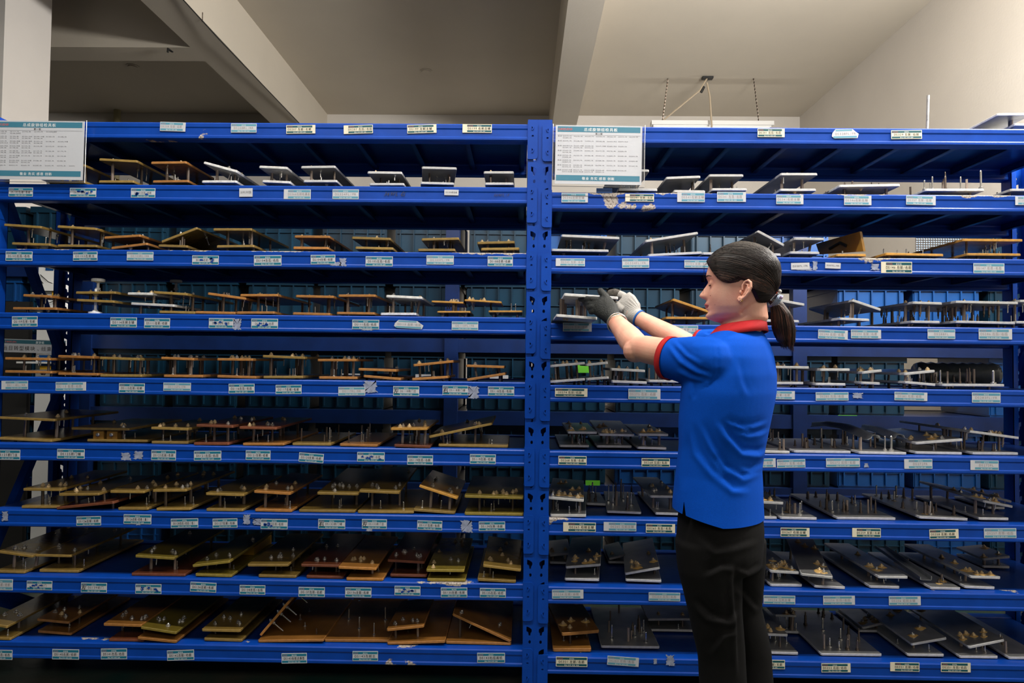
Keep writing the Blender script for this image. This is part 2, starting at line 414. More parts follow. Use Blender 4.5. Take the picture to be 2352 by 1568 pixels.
# beams: stepped box section
def beam_mesh(x0, x1, name='beam'):
    prof = [(.0, -.004), (.003, 0), (.046, 0), (.050, -.004), (.050, -BH + .002), (.046, -BH), (.004, -BH), (.0, -BH + .004),
            (.0, -BH + .012), (.0025, -BH + .016), (.0025, -.022), (0, -.017)]
    m = MB(); m.prism_x([(y, z) for y, z in prof][::-1], x0, x1)
    return m.mesh(name, BLUE)
BML = beam_mesh(XL[0] + .001, XL[1] - .001); BMR = beam_mesh(XRr[0] + .001, XRr[1] - .001)
def bracket_mesh(s):
    """connector plate hooked on the post face; s=-1 sits left of the post centre"""
    w = .037; h = .139
    out = [(0, .004), (w - .008, .004), (w - .003, .001), (w, -.006), (w, -h + .010), (w - .003, -h + .003), (w - .010, -h), (0, -h)]
    holes = [oval(.018, -.050, .0042, .0035, 10), [(.014, -.014), (.021, -.018), (.021, -.030), (.017, -.028), (.014, -.021)],
             [(.014, -.098), (.021, -.101), (.020, -.116), (.016, -.112)]]
    if s > 0: fl = lambda p: (-p[0], p[1])
    else: fl = lambda p: p
    me = curve_plate([fl(p) for p in out], [[fl(p) for p in q] for q in holes], .003, 'beam_bracket')
    bm = bmesh.new(); bm.from_mesh(me)
    for (cx, cz) in ((.019, -.022), (.019, -.108)):     # hooks biting into the slots
        r = bmesh.ops.create_cube(bm, size=1)
        Mx = Matrix.Translation((fl((cx, cz))[0], -.002, cz)) @ Matrix.Rotation(R(-25 if s > 0 else 25), 4, 'Y') @ Matrix.Diagonal((.004, .006, .014, 1))
        bmesh.ops.transform(bm, matrix=Mx, verts=r['verts'])
    r = bmesh.ops.create_cube(bm, size=1)                # folded side welded to the beam end
    for v in r['verts']:
        v.co = Vector((v.co.x * .003 + (0 if s < 0 else 0), (v.co.y + .5) * .045, (v.co.z - .5) * h + .004))
    bm.to_mesh(me); bm.free(); me.materials.append(BLUE)
    return me
BRL = bracket_mesh(-1); BRR = bracket_mesh(1)
DECK = {}
def deck_mesh(x0, x1):
    m = MB(); m.box((x0, .05, -.012), (x1, DEP - .05, -.006))
    n = int((x1 - x0) / .205)
    for k in range(n + 1):                                # folded stiffening ribs under the deck
        x = x0 + .03 + (x1 - x0 - .06) * k / n
        m.prism_x([(.05, -.012), (.05, -.040), (DEP - .05, -.040), (DEP - .05, -.012)], x - .004, x + .004)
        m.box((x - .004, .05, -.040), (x + .020, DEP - .05, -.037))
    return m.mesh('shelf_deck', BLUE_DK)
DML = deck_mesh(XL[0] + .002, XL[1] - .002); DMR = deck_mesh(XRr[0] + .002, XRr[1] - .002)
wearL = [.35, .1, .9, .35, .3, .25, .3, .5, .45]; wearR = [.2, .78, .35, .25, .45, .45, .5, .35, .35]
BEAMS = {}
for bay, zs, bm_, dm_, X, wear in (('L', ZL, BML, DML, XL, wearL), ('R', ZR, BMR, DMR, XRr, wearR)):
    for k, z in enumerate(zs):
        o = bpy.data.objects.new('beam', bm_); link(o, rack); o.location = (0, 0, z); o.color = (wear[k], 0, 0, 1)
        BEAMS[bay, k] = o
        r_ = bpy.data.objects.new('beam', bm_); link(r_, rack); r_.location = (0, DEP - .05, z)
        r_.color = (.1, 0, 0, 1)
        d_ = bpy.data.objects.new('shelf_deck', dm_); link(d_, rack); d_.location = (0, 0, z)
        # brackets lie on the post faces
        for s, me, x in ((1, BRR, X[0]), (-1, BRL, X[1])):
            q = bpy.data.objects.new('beam_bracket', me); link(q, o)
            q.location = (x, -.002, .004); q.color = (.05, 0, 0, 1)
ZTOP = {('L', k): z for k, z in enumerate(ZL)}; ZTOP.update({('R', k): z for k, z in enumerate(ZR)})

# ------------------------------------------------------------------ stickers on the beams
SHOW = mat('paint showing through', (.003, .05, .30), .4)
def sticker(bay, lv, cx, cy, text, style='L', tilt=0, w=60, h=21.5, tape=0):
    beam = BEAMS[bay, lv]
    c = at(cx, cy, 0); W = w / 610.; Hh = h / 610.; m = MB()
    y0 = -.0009
    mats = [PAPER, TEAL_L, INK_L, PRINT_W, LOGO_P]
    if style == 'D': mats = [PAPER_C, TEAL_D, INK, PRINT_W, LOGO]
    if style in 'MX': mats = [PAPER, TEAL_M, INK, PRINT_W, LOGO_P]
    if style == 'H': mats = [PAPER, TEAL_L, INK, PRINT_W, LOGO_P]
    mats = mats + [SHOW, RESIDUE]
    x0, x1, z0, z1 = -W / 2, W / 2, -Hh / 2, Hh / 2
    rg = random.Random(int(cx * 7 + cy))
    if style == 'T':                                      # torn: ragged outline
        pts = [(x0, z1 * .2), (x0 + W * .12, z1), (x1 - W * .22, z1 * .9), (x1 - W * .1, z1 * .3), (x1, z0 * .1), (x1 - W * .05, z0), (x0 + W * .08, z0 * .95), (x0 - W * .03, z0 * .5)]
        m.add([(x, y0, z) for x, z in pts], [tuple(range(len(pts)))], 0)
        sheet_rect(m, x0 + W * .12, z1 * .55, x1 - W * .25, z1 * .85, y0 - .0002, 1); sheet_rect(m, x0 + W * .03, z0 * .9, x1 - W * .08, z0 * .5, y0 - .0002, 1)
    elif style == 'H':
        m.box((x0, y0, z0), (x1, -.0001, z1), 0)
    else:
        m.box((x0, y0, z0), (x1, -.0001, z1), 0)
        mg = W * .02; lft = x0 + mg; rgt = x1 - mg
        if style in 'LD':
            side = rg.choice((0, 1, 1, 2))
            if style == 'L' and text.count('/') and 'FL' in text: side = 0
            if side == 1: rgt -= W * .08
            if side == 2: lft += W * .14
        sheet_rect(m, lft, z1 - Hh * .30, rgt, z1 - Hh * .07, y0 - .0002, 1)
        sheet_rect(m, lft, z0 + Hh * .07, rgt, z0 + Hh * .28, y0 - .0002, 1)
        cxm = (lft + rgt) / 2
        put_text(m, '旋铆组', cxm, z1 - Hh * .265, Hh * .17, 3, y0 - .0004)
        put_text(m, '敬业 务实 感恩 创新', cxm, z0 + Hh * .095, Hh * .17, 3, y0 - .0004, maxw=(rgt - lft) * .5)
        put_text(m, 'FANYUEN', lft + W * .11, z1 - Hh * .26, Hh * .19, 4, y0 - .0004, maxw=W * .18)
    if text and style != 'X':
        if text[0] in '右左' and text[1] == ' ':            # handwritten side mark
            put_text(m, text[0], x0 + W * .12, -Hh * .22, Hh * .62, 2, y0 - .0006, bold=.0003); text = text[2:]
            put_text(m, text, W * .08, -Hh * .10, Hh * .34, 2, y0 - .0004, maxw=W * .62, wl=.58)
        else:
            put_text(m, text, (0 if style == 'H' else (lft + rgt) / 2 if style != 'T' else 0), -Hh * .12, Hh * (.36 if style != 'H' else .42), 2, y0 - .0004, maxw=W * .82, wl=.6, bold=.00018 if style in 'DM' else 0)
    if style == 'X':                                      # worn through: paint shows in blots
        put_text(m, text, 0, -Hh * .12, Hh * .34, 2, y0 - .0004, maxw=W * .7)
        for k in range(5):
            bx_ = rg.uniform(x0 * .7, x1 * .7); bz = rg.uniform(z0 * .45, z1 * .3); n = 11
            ps = [(bx_ + math.cos(2 * math.pi * i / n) * W * rg.uniform(.02, .09), bz + math.sin(2 * math.pi * i / n) * Hh * rg.uniform(.04, .16)) for i in range(n)]
            m.add([(max(x0, min(x1, x)), y0 - .0007, z) for x, z in ps], [tuple(range(n))], 5)
    # local coordinates: parent is the beam
    me = m.mesh('label_sticker', mats); me.flip_normals() if False else None
    o = bpy.data.objects.new('label_sticker', me); link(o, beam)
    o.matrix_local = Matrix.Translation((c.x, 0, c.z - beam.location.z)) @ Matrix.Rotation(R(tilt), 4, 'Y')
    if tape:
        tm = MB(); n = 22; m_ = 7; tw = W * (1.25 if tape == 1 else 1.6); th = min(Hh * 1.35, .05)
        g = [[(-tw / 2 + tw * i / n + rg.uniform(-.001, .001), -.0022 - rg.random() * .0034, -th / 2 + th * j / m_ + rg.uniform(-.0008, .0008)) for i in range(n + 1)] for j in range(m_ + 1)]
        vs = [p for row in g for p in row]
        tm.add(vs, [(j * (n + 1) + i, j * (n + 1) + i + 1, (j + 1) * (n + 1) + i + 1, (j + 1) * (n + 1) + i) for j in range(m_) for i in range(n)])
        q = tm.build('clear_tape', TAPE, beam); q.matrix_local = o.matrix_local.copy()
S = [
 ('L',0,397,291,'DS208 左前/右前','L',1.5),('L',0,560,294,'DS208RL/RR','L'),('L',0,691,297,'DS207 左前/右前','D',-1,68,20,1),('L',0,823,297,'DS207 左后/右后','D',-2,68,20,1),('L',0,969,296,'DS199 左前主辅','D',-2,68,20,1),('L',0,1096,295,'DS199 右前主辅','D',0,68,20,1),
 ('L',1,48,441,'DS102左前/右前','M',0,57,21),('L',1,191,442,'DS201左前/右前','X',0,62,21,1),('L',1,329,443,'DS202左前/右前','X',0,57,22,1),('L',1,565,442,'S019FL/FR 检具','H',-1,31,20),('L',1,683,446,'DS366左前检具板','L',0,63,23),('L',1,794,446,'DS354FL/FR','L',0,61,23),('L',1,1037,442,'DS109前主板','H',1,33,13),
 ('L',2,44,588,'DS102左后/右后','M',0,63,22,1),('L',2,196,588,'DS103左前主','M',-1,57,21,1),('L',2,322,588,'DS103RL/RR','L',0,62,20),('L',2,472,597,'DS103左前/右前','X',0,62,21,1),('L',2,615,598,'DS104左后/右后','M',-1,64,24),('L',2,742,596,'DS104左前/右前','M',-1,57,22),('L',2,871,600,'DS105左后/右后','M',0,63,23),('L',2,1011,597,'DS105FL/FR','L',0,63,21),('L',2,1149,600,'DS108左前/右前','M',0,58,23,2),
 ('L',3,57,738,'DS109左前/右前','M',-1,60,24,2),('L',3,284,740,'DS114左前主辅','M',0,62,23,1),('L',3,361,742,'DS111左前/右前','M',0,60,23,1),('L',3,508,742,'DS112左前/右前','X',0,57,23),('L',3,608,743,'DS112左后/右后','X',0,62,23),('L',3,840,745,'DS111左后/右后','M',0,62,22),('L',3,940,745,'DS110 左前/右后','T',2,66,19),('L',3,1068,748,'DS110FL/FR','L',0,61,20),
 ('L',4,34,884,'DS114RL/RR','L',-1,62,20),('L',4,163,887,'DS115 左后/右后','L',-1,71,20),('L',4,303,891,'DS115左前/右前','M',0,60,22,1),('L',4,407,888,'DS116FL/FR','L',0,64,19),('L',4,555,892,'DS116左后/右后','M',-1,60,22,1),('L',4,663,894,'DS117左前/右前','M',-1,60,21),('L',4,808,898,'DS117RL/RR','L',-1,62,20),('L',4,933,898,'左 DS118前门主','M',0,60,22),('L',4,1046,896,'右 DS118前门辅','M',0,59,22),('L',4,1151,898,'DS118左后/右后','M',0,60,21),
 ('L',5,18,1044,'DS125前门主','M',0,58,23),('L',5,163,1042,'DS125前门辅','M',0,64,22),('L',5,376,1045,'DS123左前/右前','M',0,57,23),('L',5,477,1046,'DS121左后/右后','M',-1,63,22),('L',5,593,1045,'DS121左前/右前','M',0,57,22),('L',5,715,1051,'DS120左前/右前','M',3.5,57,21),('L',5,852,1049,'DS120左前/右前','X',0,63,22),('L',5,965,1056,'DS119左后/右前','M',0,59,22),('L',5,1109,1054,'DS119左前/右前','M',0,59,22),
 ('L',6,204,1196,'DS126左前/右前','M',-2,57,21),('L',6,316,1192,'DS126左前/右前（高）','M',0,64,22),('L',6,424,1201,'DS128左后/右后（低）','M',-2,63,21),('L',6,517,1201,'DS127左前/右前','M',-2,57,21),('L',6,630,1203,'DS127左前/右前','X',0,62,23),('L',6,762,1203,'右 DS133前门辅','M',0,62,22),('L',6,860,1203,'左 DS133前门主','M',0,57,22),('L',6,987,1206,'DS137左前/右后','M',1,57,21),('L',6,1130,1208,'DS134左前/右前','M',-1,60,21),
 ('L',7,0,1342,'DS139左前/右前','L',0,60,25),('L',7,91,1344,'DS139前门','X',0,59,21),('L',7,216,1349,'左 DS139前门','M',0,60,22),('L',7,341,1352,'DS136左前','X',0,60,22,1),('L',7,467,1348,'DS136左前/右前','M',2,60,22),('L',7,580,1354,'DS138左后/右后','M',0,59,21),('L',7,716,1359,'DS137左前/右前','M',0,60,22),('L',7,823,1360,'DS136左前/右前','M',0,60,22),('L',7,936,1356,'DS134左后/右后','X',0,59,21),('L',7,1043,1360,'DS135左前/右前','M',-1,60,22),('L',7,1132,1361,'DS135左后/右后','M',0,59,21),
 ('L',8,0,1503,'DS140左后/右后','M',0,58,22),('L',8,151,1502,'DS140左前/右前','M',0,62,23),('L',8,262,1501,'DS141左后/右后','M',-1.5,60,24),('L',8,415,1504,'DS142左前/右前','M',-3,62,23),('L',8,676,1511,'DS143右前主高低','M',-2,58,23),('L',8,839,1506,'DS143左前主','M',-1,58,22),('L',8,1128,1510,'DS143右后高低','M',-1,63,22),
 ('R',0,1771,305,'DS301 左后/右后','D',0,62,20,2),('R',0,1942,307,'DS328FL/FR','T',-2,60,22),('R',0,2082,309,'DS329 左前/右前','D',-1,70,20,2),
 ('R',1,1320,454,'DS346左前主辅','L',0,61,22),('R',1,1469,454,'DS341 左前/右前','D',0,66,18,2),('R',1,1587,453,'DS341左前主辅','L',0,63,22),('R',1,1680,452,'DS341 左后/右后','L',0,66,23),('R',1,1814,458,'DS341右前主辅','L',0,62,22),('R',1,1970,460,'DS346右前主辅','L',0,62,22),('R',1,2115,460,'DS357 左前/右前','L',1,67,21),('R',1,2352,461,'DS338 左前/右前','L',0,40,20),
 ('R',2,1310,602,'DS345 左前/右前','L',0,67,18),('R',2,1460,604,'DS334FL/FR','L',-1,62,22),('R',2,1603,606,'DS334 左前/右前','L',0,62,18),('R',2,1755,607,'DS333 左后','L',0,62,22),('R',2,1838,611,'D330FL/FR','H',-2,42,15),('R',2,1913,610,'D307RL/RR','H',2,35,13),('R',2,2059,614,'DS146 左前/右前','D',0,70,26,1),('R',2,2271,616,'DS147 左后/右后','L',0,70,23),
 ('R',3,1326,751,'DS333 左前/右前','L',0,66,20),('R',3,1570,757,'DS335 左前/右前','L',0,66,20),('R',3,1913,768,'DS290 左后/右后','L',2,67,21),('R',3,1989,767,'DS290 左前/右前','L',0,68,20),('R',3,2162,767,'DS288FL','L',0,62,22),('R',3,2286,767,'DS286 左后/右后','L',0,75,24),
 ('R',4,1312,901,'DS274 左前/右前','D',0,74,19,1),('R',4,1480,905,'DS275 左前/右前','L',0,73,24),('R',4,1790,907,'DS285 左前/右前','L',0,70,19),('R',4,1911,910,'DS285 左后/右后','L',-1,74,19),('R',4,2092,910,'DS282 左后/右后','L',1,74,19),('R',4,2265,913,'DS283FL/FR','L',0,64,23),
 ('R',5,1315,1057,'DS268 左前/右前','D',0,64,20),('R',5,1506,1062,'DS268 左后/右后','D',0,64,19),('R',5,1750,1063,'DS271 左前/右前','L',-2,62,20),('R',5,1817,1064,'DS271 左后/右后','L',-2,64,19),('R',5,1936,1062,'DS272 左后/右后','L',-1,76,20),('R',5,2109,1065,'DS272FR','L',-1,63,22),('R',5,2261,1068,'DS272FL','L',0,63,22),
 ('R',6,1331,1210,'DS265 右前主辅','D',0,74,21),('R',6,1424,1209,'DS265 左前主辅','L',0,74,20),('R',6,1517,1213,'DS265 左后/右后','D',0,66,20),('R',6,1826,1222,'DS267 右前主辅','D',0,65,20),('R',6,1990,1223,'DS259 左前/右前','D',0,64,20),('R',6,2168,1226,'DS258 左前/右前','D',-2,65,21),('R',6,2297,1224,'DS257 左后/右后','L',-1,72,22),
 ('R',7,1304,1364,'DS254 左前/右前','L',-1,71,20),('R',7,1526,1370,'DS254 左后/右后','L',0,71,19),('R',7,1790,1377,'DS256 左前主辅','L',0,71,19),('R',7,1927,1378,'DS256 左后/右后','L',-1,71,20),('R',7,2078,1379,'DS256 右前主辅','L',-1,71,20),
 ('R',8,1313,1519,'DS321 左前/右前','D',0,71,22,1),('R',8,1431,1518,'DS253 左后/右后','L',3,71,20),('R',8,1770,1525,'DS252 左前/右前','D',0,64,20),('R',8,1920,1533,'DS252 左后/右后','D',-1,65,20),('R',8,2078,1531,'DS251 左前/右前','D',0,65,20),('R',8,2195,1532,'DS251 左后/右后','D',0,66,21),
]
for s in S: sticker(*s)
def residue(bay, lv, cx, cy, w, h, seed=0):
    rg = random.Random(seed + int(cx)); beam = BEAMS[bay, lv]; c = at(cx, cy, 0); n = 44; m = MB()
    pts = []
    for i in range(n):                                    # a torn rectangle: ragged sides, tongues left and right
        a = 2 * math.pi * (i + .5) / n; q = max(abs(math.cos(a)), abs(math.sin(a))); sd_ = abs(math.cos(a)) > abs(math.sin(a))
        pts.append((math.cos(a) / q * w / 1220 * (rg.uniform(.55, 1.0) if sd_ else 1), math.sin(a) / q * h / 1220 * (rg.uniform(.75, 1.0) if not sd_ else 1)))
    m.add([(0, -.0006, 0)] + [(x, -.0006, z) for x, z in pts], [(0, i + 1, (i + 1) % n + 1) for i in range(n)])
    o = m.build('paper_residue', RESIDUE, beam); o.location = (c.x, 0, c.z - beam.location.z)
for r_ in (('L',5,290,1048,26,20),('L',5,318,1045,26,20),('L',6,12,1185,17,24),('L',6,566,1192,18,24),('L',6,592,1198,26,16),('L',2,788,602,18,20),('L',2,772,606,30,10),('L',4,850,888,38,30),('L',4,1088,900,28,32),
           ('L',6,1072,1208,30,30),('L',6,848,1215,16,10),('L',3,545,744,20,28),('L',3,845,755,30,8),('R',2,1872,610,12,22),('R',2,2010,613,22,16),('R',4,1970,908,26,14),('R',8,1540,1516,22,26),('R',8,1505,1518,10,14),('R',5,1990,1068,12,10),('L',6,318,1202,14,8),('R',2,1848,616,40,10)):
    residue(*r_)
# pen marks straight on the paint
def scrawl(bay, lv, cx, cy, text, h):
    beam = BEAMS[bay, lv]; c = at(cx, cy, 0); m = MB(); put_text(m, text, 0, -h * .4, h, 0, -.0004, wl=.5)
    for i, v in enumerate(m.v): m.v[i] = (v[0] + v[2] * .35, v[1], v[2])
    o = m.build('pen_mark', INK, beam); o.location = (c.x, 0, c.z - beam.location.z)
scrawl('L', 1, 908, 444, '369FL 右', .022); scrawl('L', 1, 1153, 447, '009FL/F', .017); scrawl('R', 3, 1826, 757, '左后', .010)

# ------------------------------------------------------------------ the two list boards in clear sleeves
ROWS1 = [['DS140RL/RR','DS141FL/FR','DS141RL/RR','DS142FL/FR','DS143FR主高低'],['DS143FL主','DS143RL/RR高低'],
 ['DS140FL/FR','DS139FL/RR','DS139FL/FR主','DS139FL/FR辅','DS138FL/FR','DS138RL/RR'],['DS137FL/FR','DS136FL/FR','DS136RL/RR','DS134RL/RR'],
 ['DS126FL/FR','DS126RL/RR高','DS126RL/RR低','DS127FL/FR','DS127RL/RR','DS133FL/FR辅'],['DS133FL/RL主','DS129RL/RR','DS135FL/FR','DS134RL/RR'],
 ['DS125FL/FR主','DS125FL/FR辅','DS123FL/FR','DS121RL/RR','DS121FL/FR','DS120FL/FR'],['DS120RL/RR','DS119RL/RR','DS119FL/FR'],
 ['DS114RL/RR','DS115RL/RR','DS115FL/FR','DS116FL/FR','DS116RL/RR','DS117FL/FR'],['DS117RL/RR','DS118FL/FR主','DS118FL/FR辅','DS118RL/RR'],
 ['DS109FL/FR','DS114FL/FR辅','DS111FL/FR','DS112FL/FR','DS112RL/RR','DS111RL/RR'],['DS110RL/RR','DS110FL/FR'],
 ['DS102RL/RR','DS103FL/FR主','DS103FL/FR辅','DS104RL/RR','DS104FL/FR','DS105RL/RR'],['DS105RL/RR','DS105FL/FR','DS106FL/FR'],
 ['DS102FL/FR','DS201FL/FR','DS366FL/FR','DS354FL/FR','DS369FL/FR','DS379FL/FR','DS009FL']]
ROWS2 = [['DS321FL/FR','DS253RL/RR','DS253FL/FR','DS252FL/FR','DS252RL/RR','DS251FL/FR','DS251RL/RR'],['DS248FL/FR'],
 ['DS254FL/FR','DS254RL/RR','DS255FL/FR','DS256RL/RR','DS256FL/FR主','DS257FL/FR主'],[],
 ['DS265FR/FL主','DS265FL/FR辅','DS265RL/RR','DS267FL/FR辅','DS268FL/FR主','DS259FL/FR'],['DS258FL/FR','DS257RL/RR','DS257FL/FR'],
 ['DS269FL/FR','DS268RL/RR','DS270FL/FR','DS271FL/FR','DS271RL/RR','DS282RL/RR'],['DS272RL/RR'],
 ['DS272FL/FR','DS275FL/FR','DS278RL/RR','DS278FL/FR','DS280FL/FR','DS282RL/RR','DS283FL/FR'],['DS283RL/RR'],
 ['DS285FL/FR','DS312FL/FR','DS290FL/FR','DS290RL/RR','DS292FL/FR','DS288FL/FR','DS286RL/RR'],['DS286FL/FR'],
 ['DS345FL/FR','DS334FL/FR','DS334FL/FR','DS333RL/RR','DS335FL/FR','DS335RL/RR','DS146FL/FR'],['DS147FL/FR','DS142FL/FR'],
 ['DS346FL/FR辅','DS341FL/FR','DS341FL/FR辅','DS341RL/RR','DS341FL/FR主辅','DS341RL/RR'],['DS341FL/RL主辅','DS346FL/FR主辅','DS357FL/FR','DS336FL/FR']]
def board(xa, ya, xb, yb, sub, rows, label, roll, two):
    A = at(xa, ya, -.018); B = at(xb, yb, -.018); W = B.x - A.x; Hh = A.z - B.z
    t = thing('list_board', label, 'sign', ((A.x + B.x) / 2, -.018, (A.z + B.z) / 2), 'list boards in clear sleeves'); t.rotation_euler = (0, R(roll), 0)
    m = MB(); x0, x1, z0, z1 = -W / 2, W / 2, -Hh / 2, Hh / 2
    m.box((x0, 0, z0), (x1, .0012, z1), 0)
    e = W * .022; y = -.0003
    sheet_rect(m, x0 + e, z1 - Hh * .115, x1 - e, z1 - Hh * .02, y, 1); sheet_rect(m, x0 + e * .6, z0 + Hh * .055, x1 - e, z0 + Hh * .15, y, 1)
    put_text(m, '总成旋铆组检具板', W * .02, z1 - Hh * .095, Hh * .072, 3, y - .0003, bold=.0002)
    put_text(m, sub, 0, z1 - Hh * .155, Hh * .042, 2, y - .0003, bold=.0002)
    put_text(m, '敬业 务实 感恩 创新', W * .0, z0 + Hh * .075, Hh * .062, 3, y - .0003, bold=.0002)
    put_text(m, 'FANYUEN®', x0 + W * .11, z1 - Hh * .088, Hh * .062, 4, y - .0003, maxw=W * .16, bold=.0003)
    for zz in (z1 - Hh * .165,): sheet_rect(m, x0 + e, zz, x1 - e, zz - .0006, y - .0001, 2)
    nr = (len(rows) + 1) // 2
    for i, row in enumerate(rows):
        zz = z1 - Hh * (.195 + (i // 2) * (.645 / nr) * 1.02 + (i % 2) * .030)
        if i % 2 == 0: put_text(m, '第%s层：' % (i // 2 + 1), x0 + e * 1.2, zz, Hh * .026, 2, y - .0003, align='l')
        for j, s in enumerate(row):
            put_text(m, s, x0 + W * (.085 + j * .128), zz, Hh * .026, 2, y - .0003, align='l', maxw=W * .112)
    m.build('printed_sheet', [PAPER, TEAL_M, INK, PRINT_W, LOGO], t)
    n = 30; k = 16; rg = random.Random(sub); f = MB(); g = .010
    vs = []
    for j in range(k + 1):
        for i in range(n + 1):
            u = i / n; v = j / k
            vs.append((x0 - g + (W + 2 * g) * u, -.003 - .0016 * math.sin(7 * u + 3 * v + two) * math.sin(5 * v + two) - rg.random() * .0003, z0 - g + (Hh + 1.3 * g) * v))
    f.add(vs, [(j * (n + 1) + i, j * (n + 1) + i + 1, (j + 1) * (n + 1) + i + 1, (j + 1) * (n + 1) + i) for j in range(k) for i in range(n)])
    f.build('clear_sleeve', FILM, t, True)
    e_ = MB()
    for (a, c) in (((x0 - g, z0 - g), (x1 + g, z0 - g)), ((x1 + g, z0 - g), (x1 + g, z1 + .3 * g)), ((x0 - g, z0 - g), (x0 - g, z1 + .3 * g))):
        e_.tube([(a[0], -.003, a[1]), (c[0], -.003, c[1])], .0011, 5)
    e_.build('sleeve_edge', CHROME, t)
board(1276, 288, 1474, 424, '第二架', ROWS2, 'white and teal list sheet in a clear sleeve, just right of the centre post', .6, 2.1)
board(-21, 277, 190, 413, '第一架', ROWS1, 'glare-streaked list sheet in a clear sleeve at the left end of the rack', .3, .4)
b = MB(); c = at(1382, 432, .03); b.box((-.03, 0, -.006), (.03, .001, .012)); o = b.build('blue_tape_tab', CRATE_B, BEAMS['R', 1])
o.location = (at(1388, 432, 0).x, -.0012, .004)
# ------------------------------------------------------------------ inspection jigs
def cyl_mesh(name, prof, seg, m, smooth=False):
    """lathe along z from (r, z) pairs"""
    b = MB(); vs = []; fs = []
    for r, z in prof:
        for k in range(seg):
            a = 2 * math.pi * (k + .5) / seg; vs.append((r * math.cos(a), r * math.sin(a), z))
    n = len(prof)
    for i in range(n - 1):
        for k in range(seg):
            a = i * seg + k; c = i * seg + (k + 1) % seg; fs.append((a, c, c + seg, a + seg))
    fs.append(tuple(range(seg))[::-1]); fs.append(tuple((n - 1) * seg + k for k in range(seg)))
    b.add(vs, fs); return b.mesh(name, m, smooth)
POST = cyl_mesh('post', [(1, 0), (1, 1)], 8, STEEL)
POST_BR = cyl_mesh('post_worn', [(1, 0), (1, 1)], 8, vary(mat('rust-toned post', (.30, .19, .14), .45, metal=.5, noise=(70, .4, (.50, .45, .40))), .4))
PIN_UP = cyl_mesh('pin', [(1.6, 0), (1.6, .12), (1, .12), (1, .7), (.55, .78), (.55, .93), (.2, 1)], 8, STEEL)
PIN_BR = cyl_mesh('pin_bright', [(2.0, 0), (2.0, .10), (1.1, .14), (.8, .16), (.8, .94), (.5, 1)], 8, CHROME)
def nut_mesh(nm, m):
    b = MB()
    s6 = lambda r, z, o=0: [(r * math.cos(math.pi * (k + o) / 3), r * math.sin(math.pi * (k + o) / 3), z) for k in range(6)]
    rings = [s6(1.0, 0), s6(1.0, .75), s6(.86, .85)]
    vs = sum(rings, []); fs = []
    for i in range(2):
        for k in range(6): fs.append((i * 6 + k, i * 6 + (k + 1) % 6, (i + 1) * 6 + (k + 1) % 6, (i + 1) * 6 + k))
    fs.append(tuple(range(12, 18))); b.add(vs, fs)
    vs = []; fs = []
    pr = [(1.35, 0), (1.35, .12), (.5, .13), (.5, 1.25), (.3, 1.4)]
    for r, z in pr:
        for k in range(8): vs.append((r * math.cos(k * math.pi / 4), r * math.sin(k * math.pi / 4), z))
    for i in range(4):
        for k in range(8): fs.append((i * 8 + k, i * 8 + (k + 1) % 8, (i + 1) * 8 + (k + 1) % 8, (i + 1) * 8 + k))
    fs.append(tuple(range(32, 40))); b.add(vs, fs)
    return b.mesh(nm, m)
NUT = nut_mesh('nut', BRASS); NUT_C = nut_mesh('nut_bright', CHROME)
def blob_mesh(seed, m):
    rg = random.Random(seed); b = MB(); n = 12; vs = []; fs = []
    for r, z in ((1.35, 0), (1.15, .25), (.8, .55), (.4, .8)):
        for k in range(n):
            q = r * rg.uniform(.7, 1.2); vs.append((q * math.cos(2 * math.pi * k / n), q * math.sin(2 * math.pi * k / n), z * rg.uniform(.7, 1.1)))
    for i in range(3):
        for k in range(n): fs.append((i * n + k, i * n + (k + 1) % n, (i + 1) * n + (k + 1) % n, (i + 1) * n + k))
    fs.append(tuple(range(36, 48))); b.add(vs, fs); return b.mesh('glue_blob', m, True)
BLOBS = [blob_mesh(i, GLUE) for i in range(4)]; BLOB_W = [blob_mesh(9, GLUE_W)]
def basis(px, py, pz, o):
    return Matrix(((px.x, py.x, pz.x, o.x), (px.y, py.y, pz.y, o.y), (px.z, py.z, pz.z, o.z), (0, 0, 0, 1)))
TH = .0095
def plate_frame(x0, y0, x1, y1, Y, yaw, pitch, zfix=None):
    P0 = at(x0, y0, Y); P1 = at(x1, y1, Y)
    w = (P1 - P0).length
    if yaw: P1 = at(x1, y1, Y - math.sin(R(yaw)) * w)
    if zfix is not None: P0.z = zfix; P1.z = zfix
    X = (P1 - P0); w = X.length; X.normalize()
    d = Vector((math.sin(R(yaw)), math.cos(R(yaw)), math.tan(R(pitch))))
    d = (d - X * X.dot(d)).normalized()
    return P0, X, d, X.cross(d), w
def plate_mesh(w, L, t, rg, m):
    """cut plate with small corner chamfers and a faint hand-sawn unevenness"""
    b = MB(); c = min(.004, w * .05); j = lambda: rg.uniform(-.0012, .0012)
    o = [(c, 0), (w - c, 0), (w, c), (w + j(), L - c), (w - c, L), (c, L + j()), (j(), L - c), (0, c)]
    e = .0012
    n = len(o); cx, cy = w / 2, L / 2
    ins = [(x + (e if x < cx else -e), y + (e if y < cy else -e)) for x, y in o]
    vs = [(x, y, -t) for x, y in ins] + [(x, y, -t + e) for x, y in o] + [(x, y, -e) for x, y in o] + [(x, y, 0) for x, y in ins]
    fs = [tuple(range(n))[::-1], tuple(range(3 * n, 4 * n))]
    for r in range(3):
        for i in range(n): fs.append((r * n + i, r * n + (i + 1) % n, (r + 1) * n + (i + 1) % n, (r + 1) * n + i))
    b.add(vs[:0], []); b.v += [tuple(v) for v in vs]; b.f += fs; b.m += [0, 0] + [1] * (3 * n); return b.mesh('plate', [LAM[m], EDGE[m]])
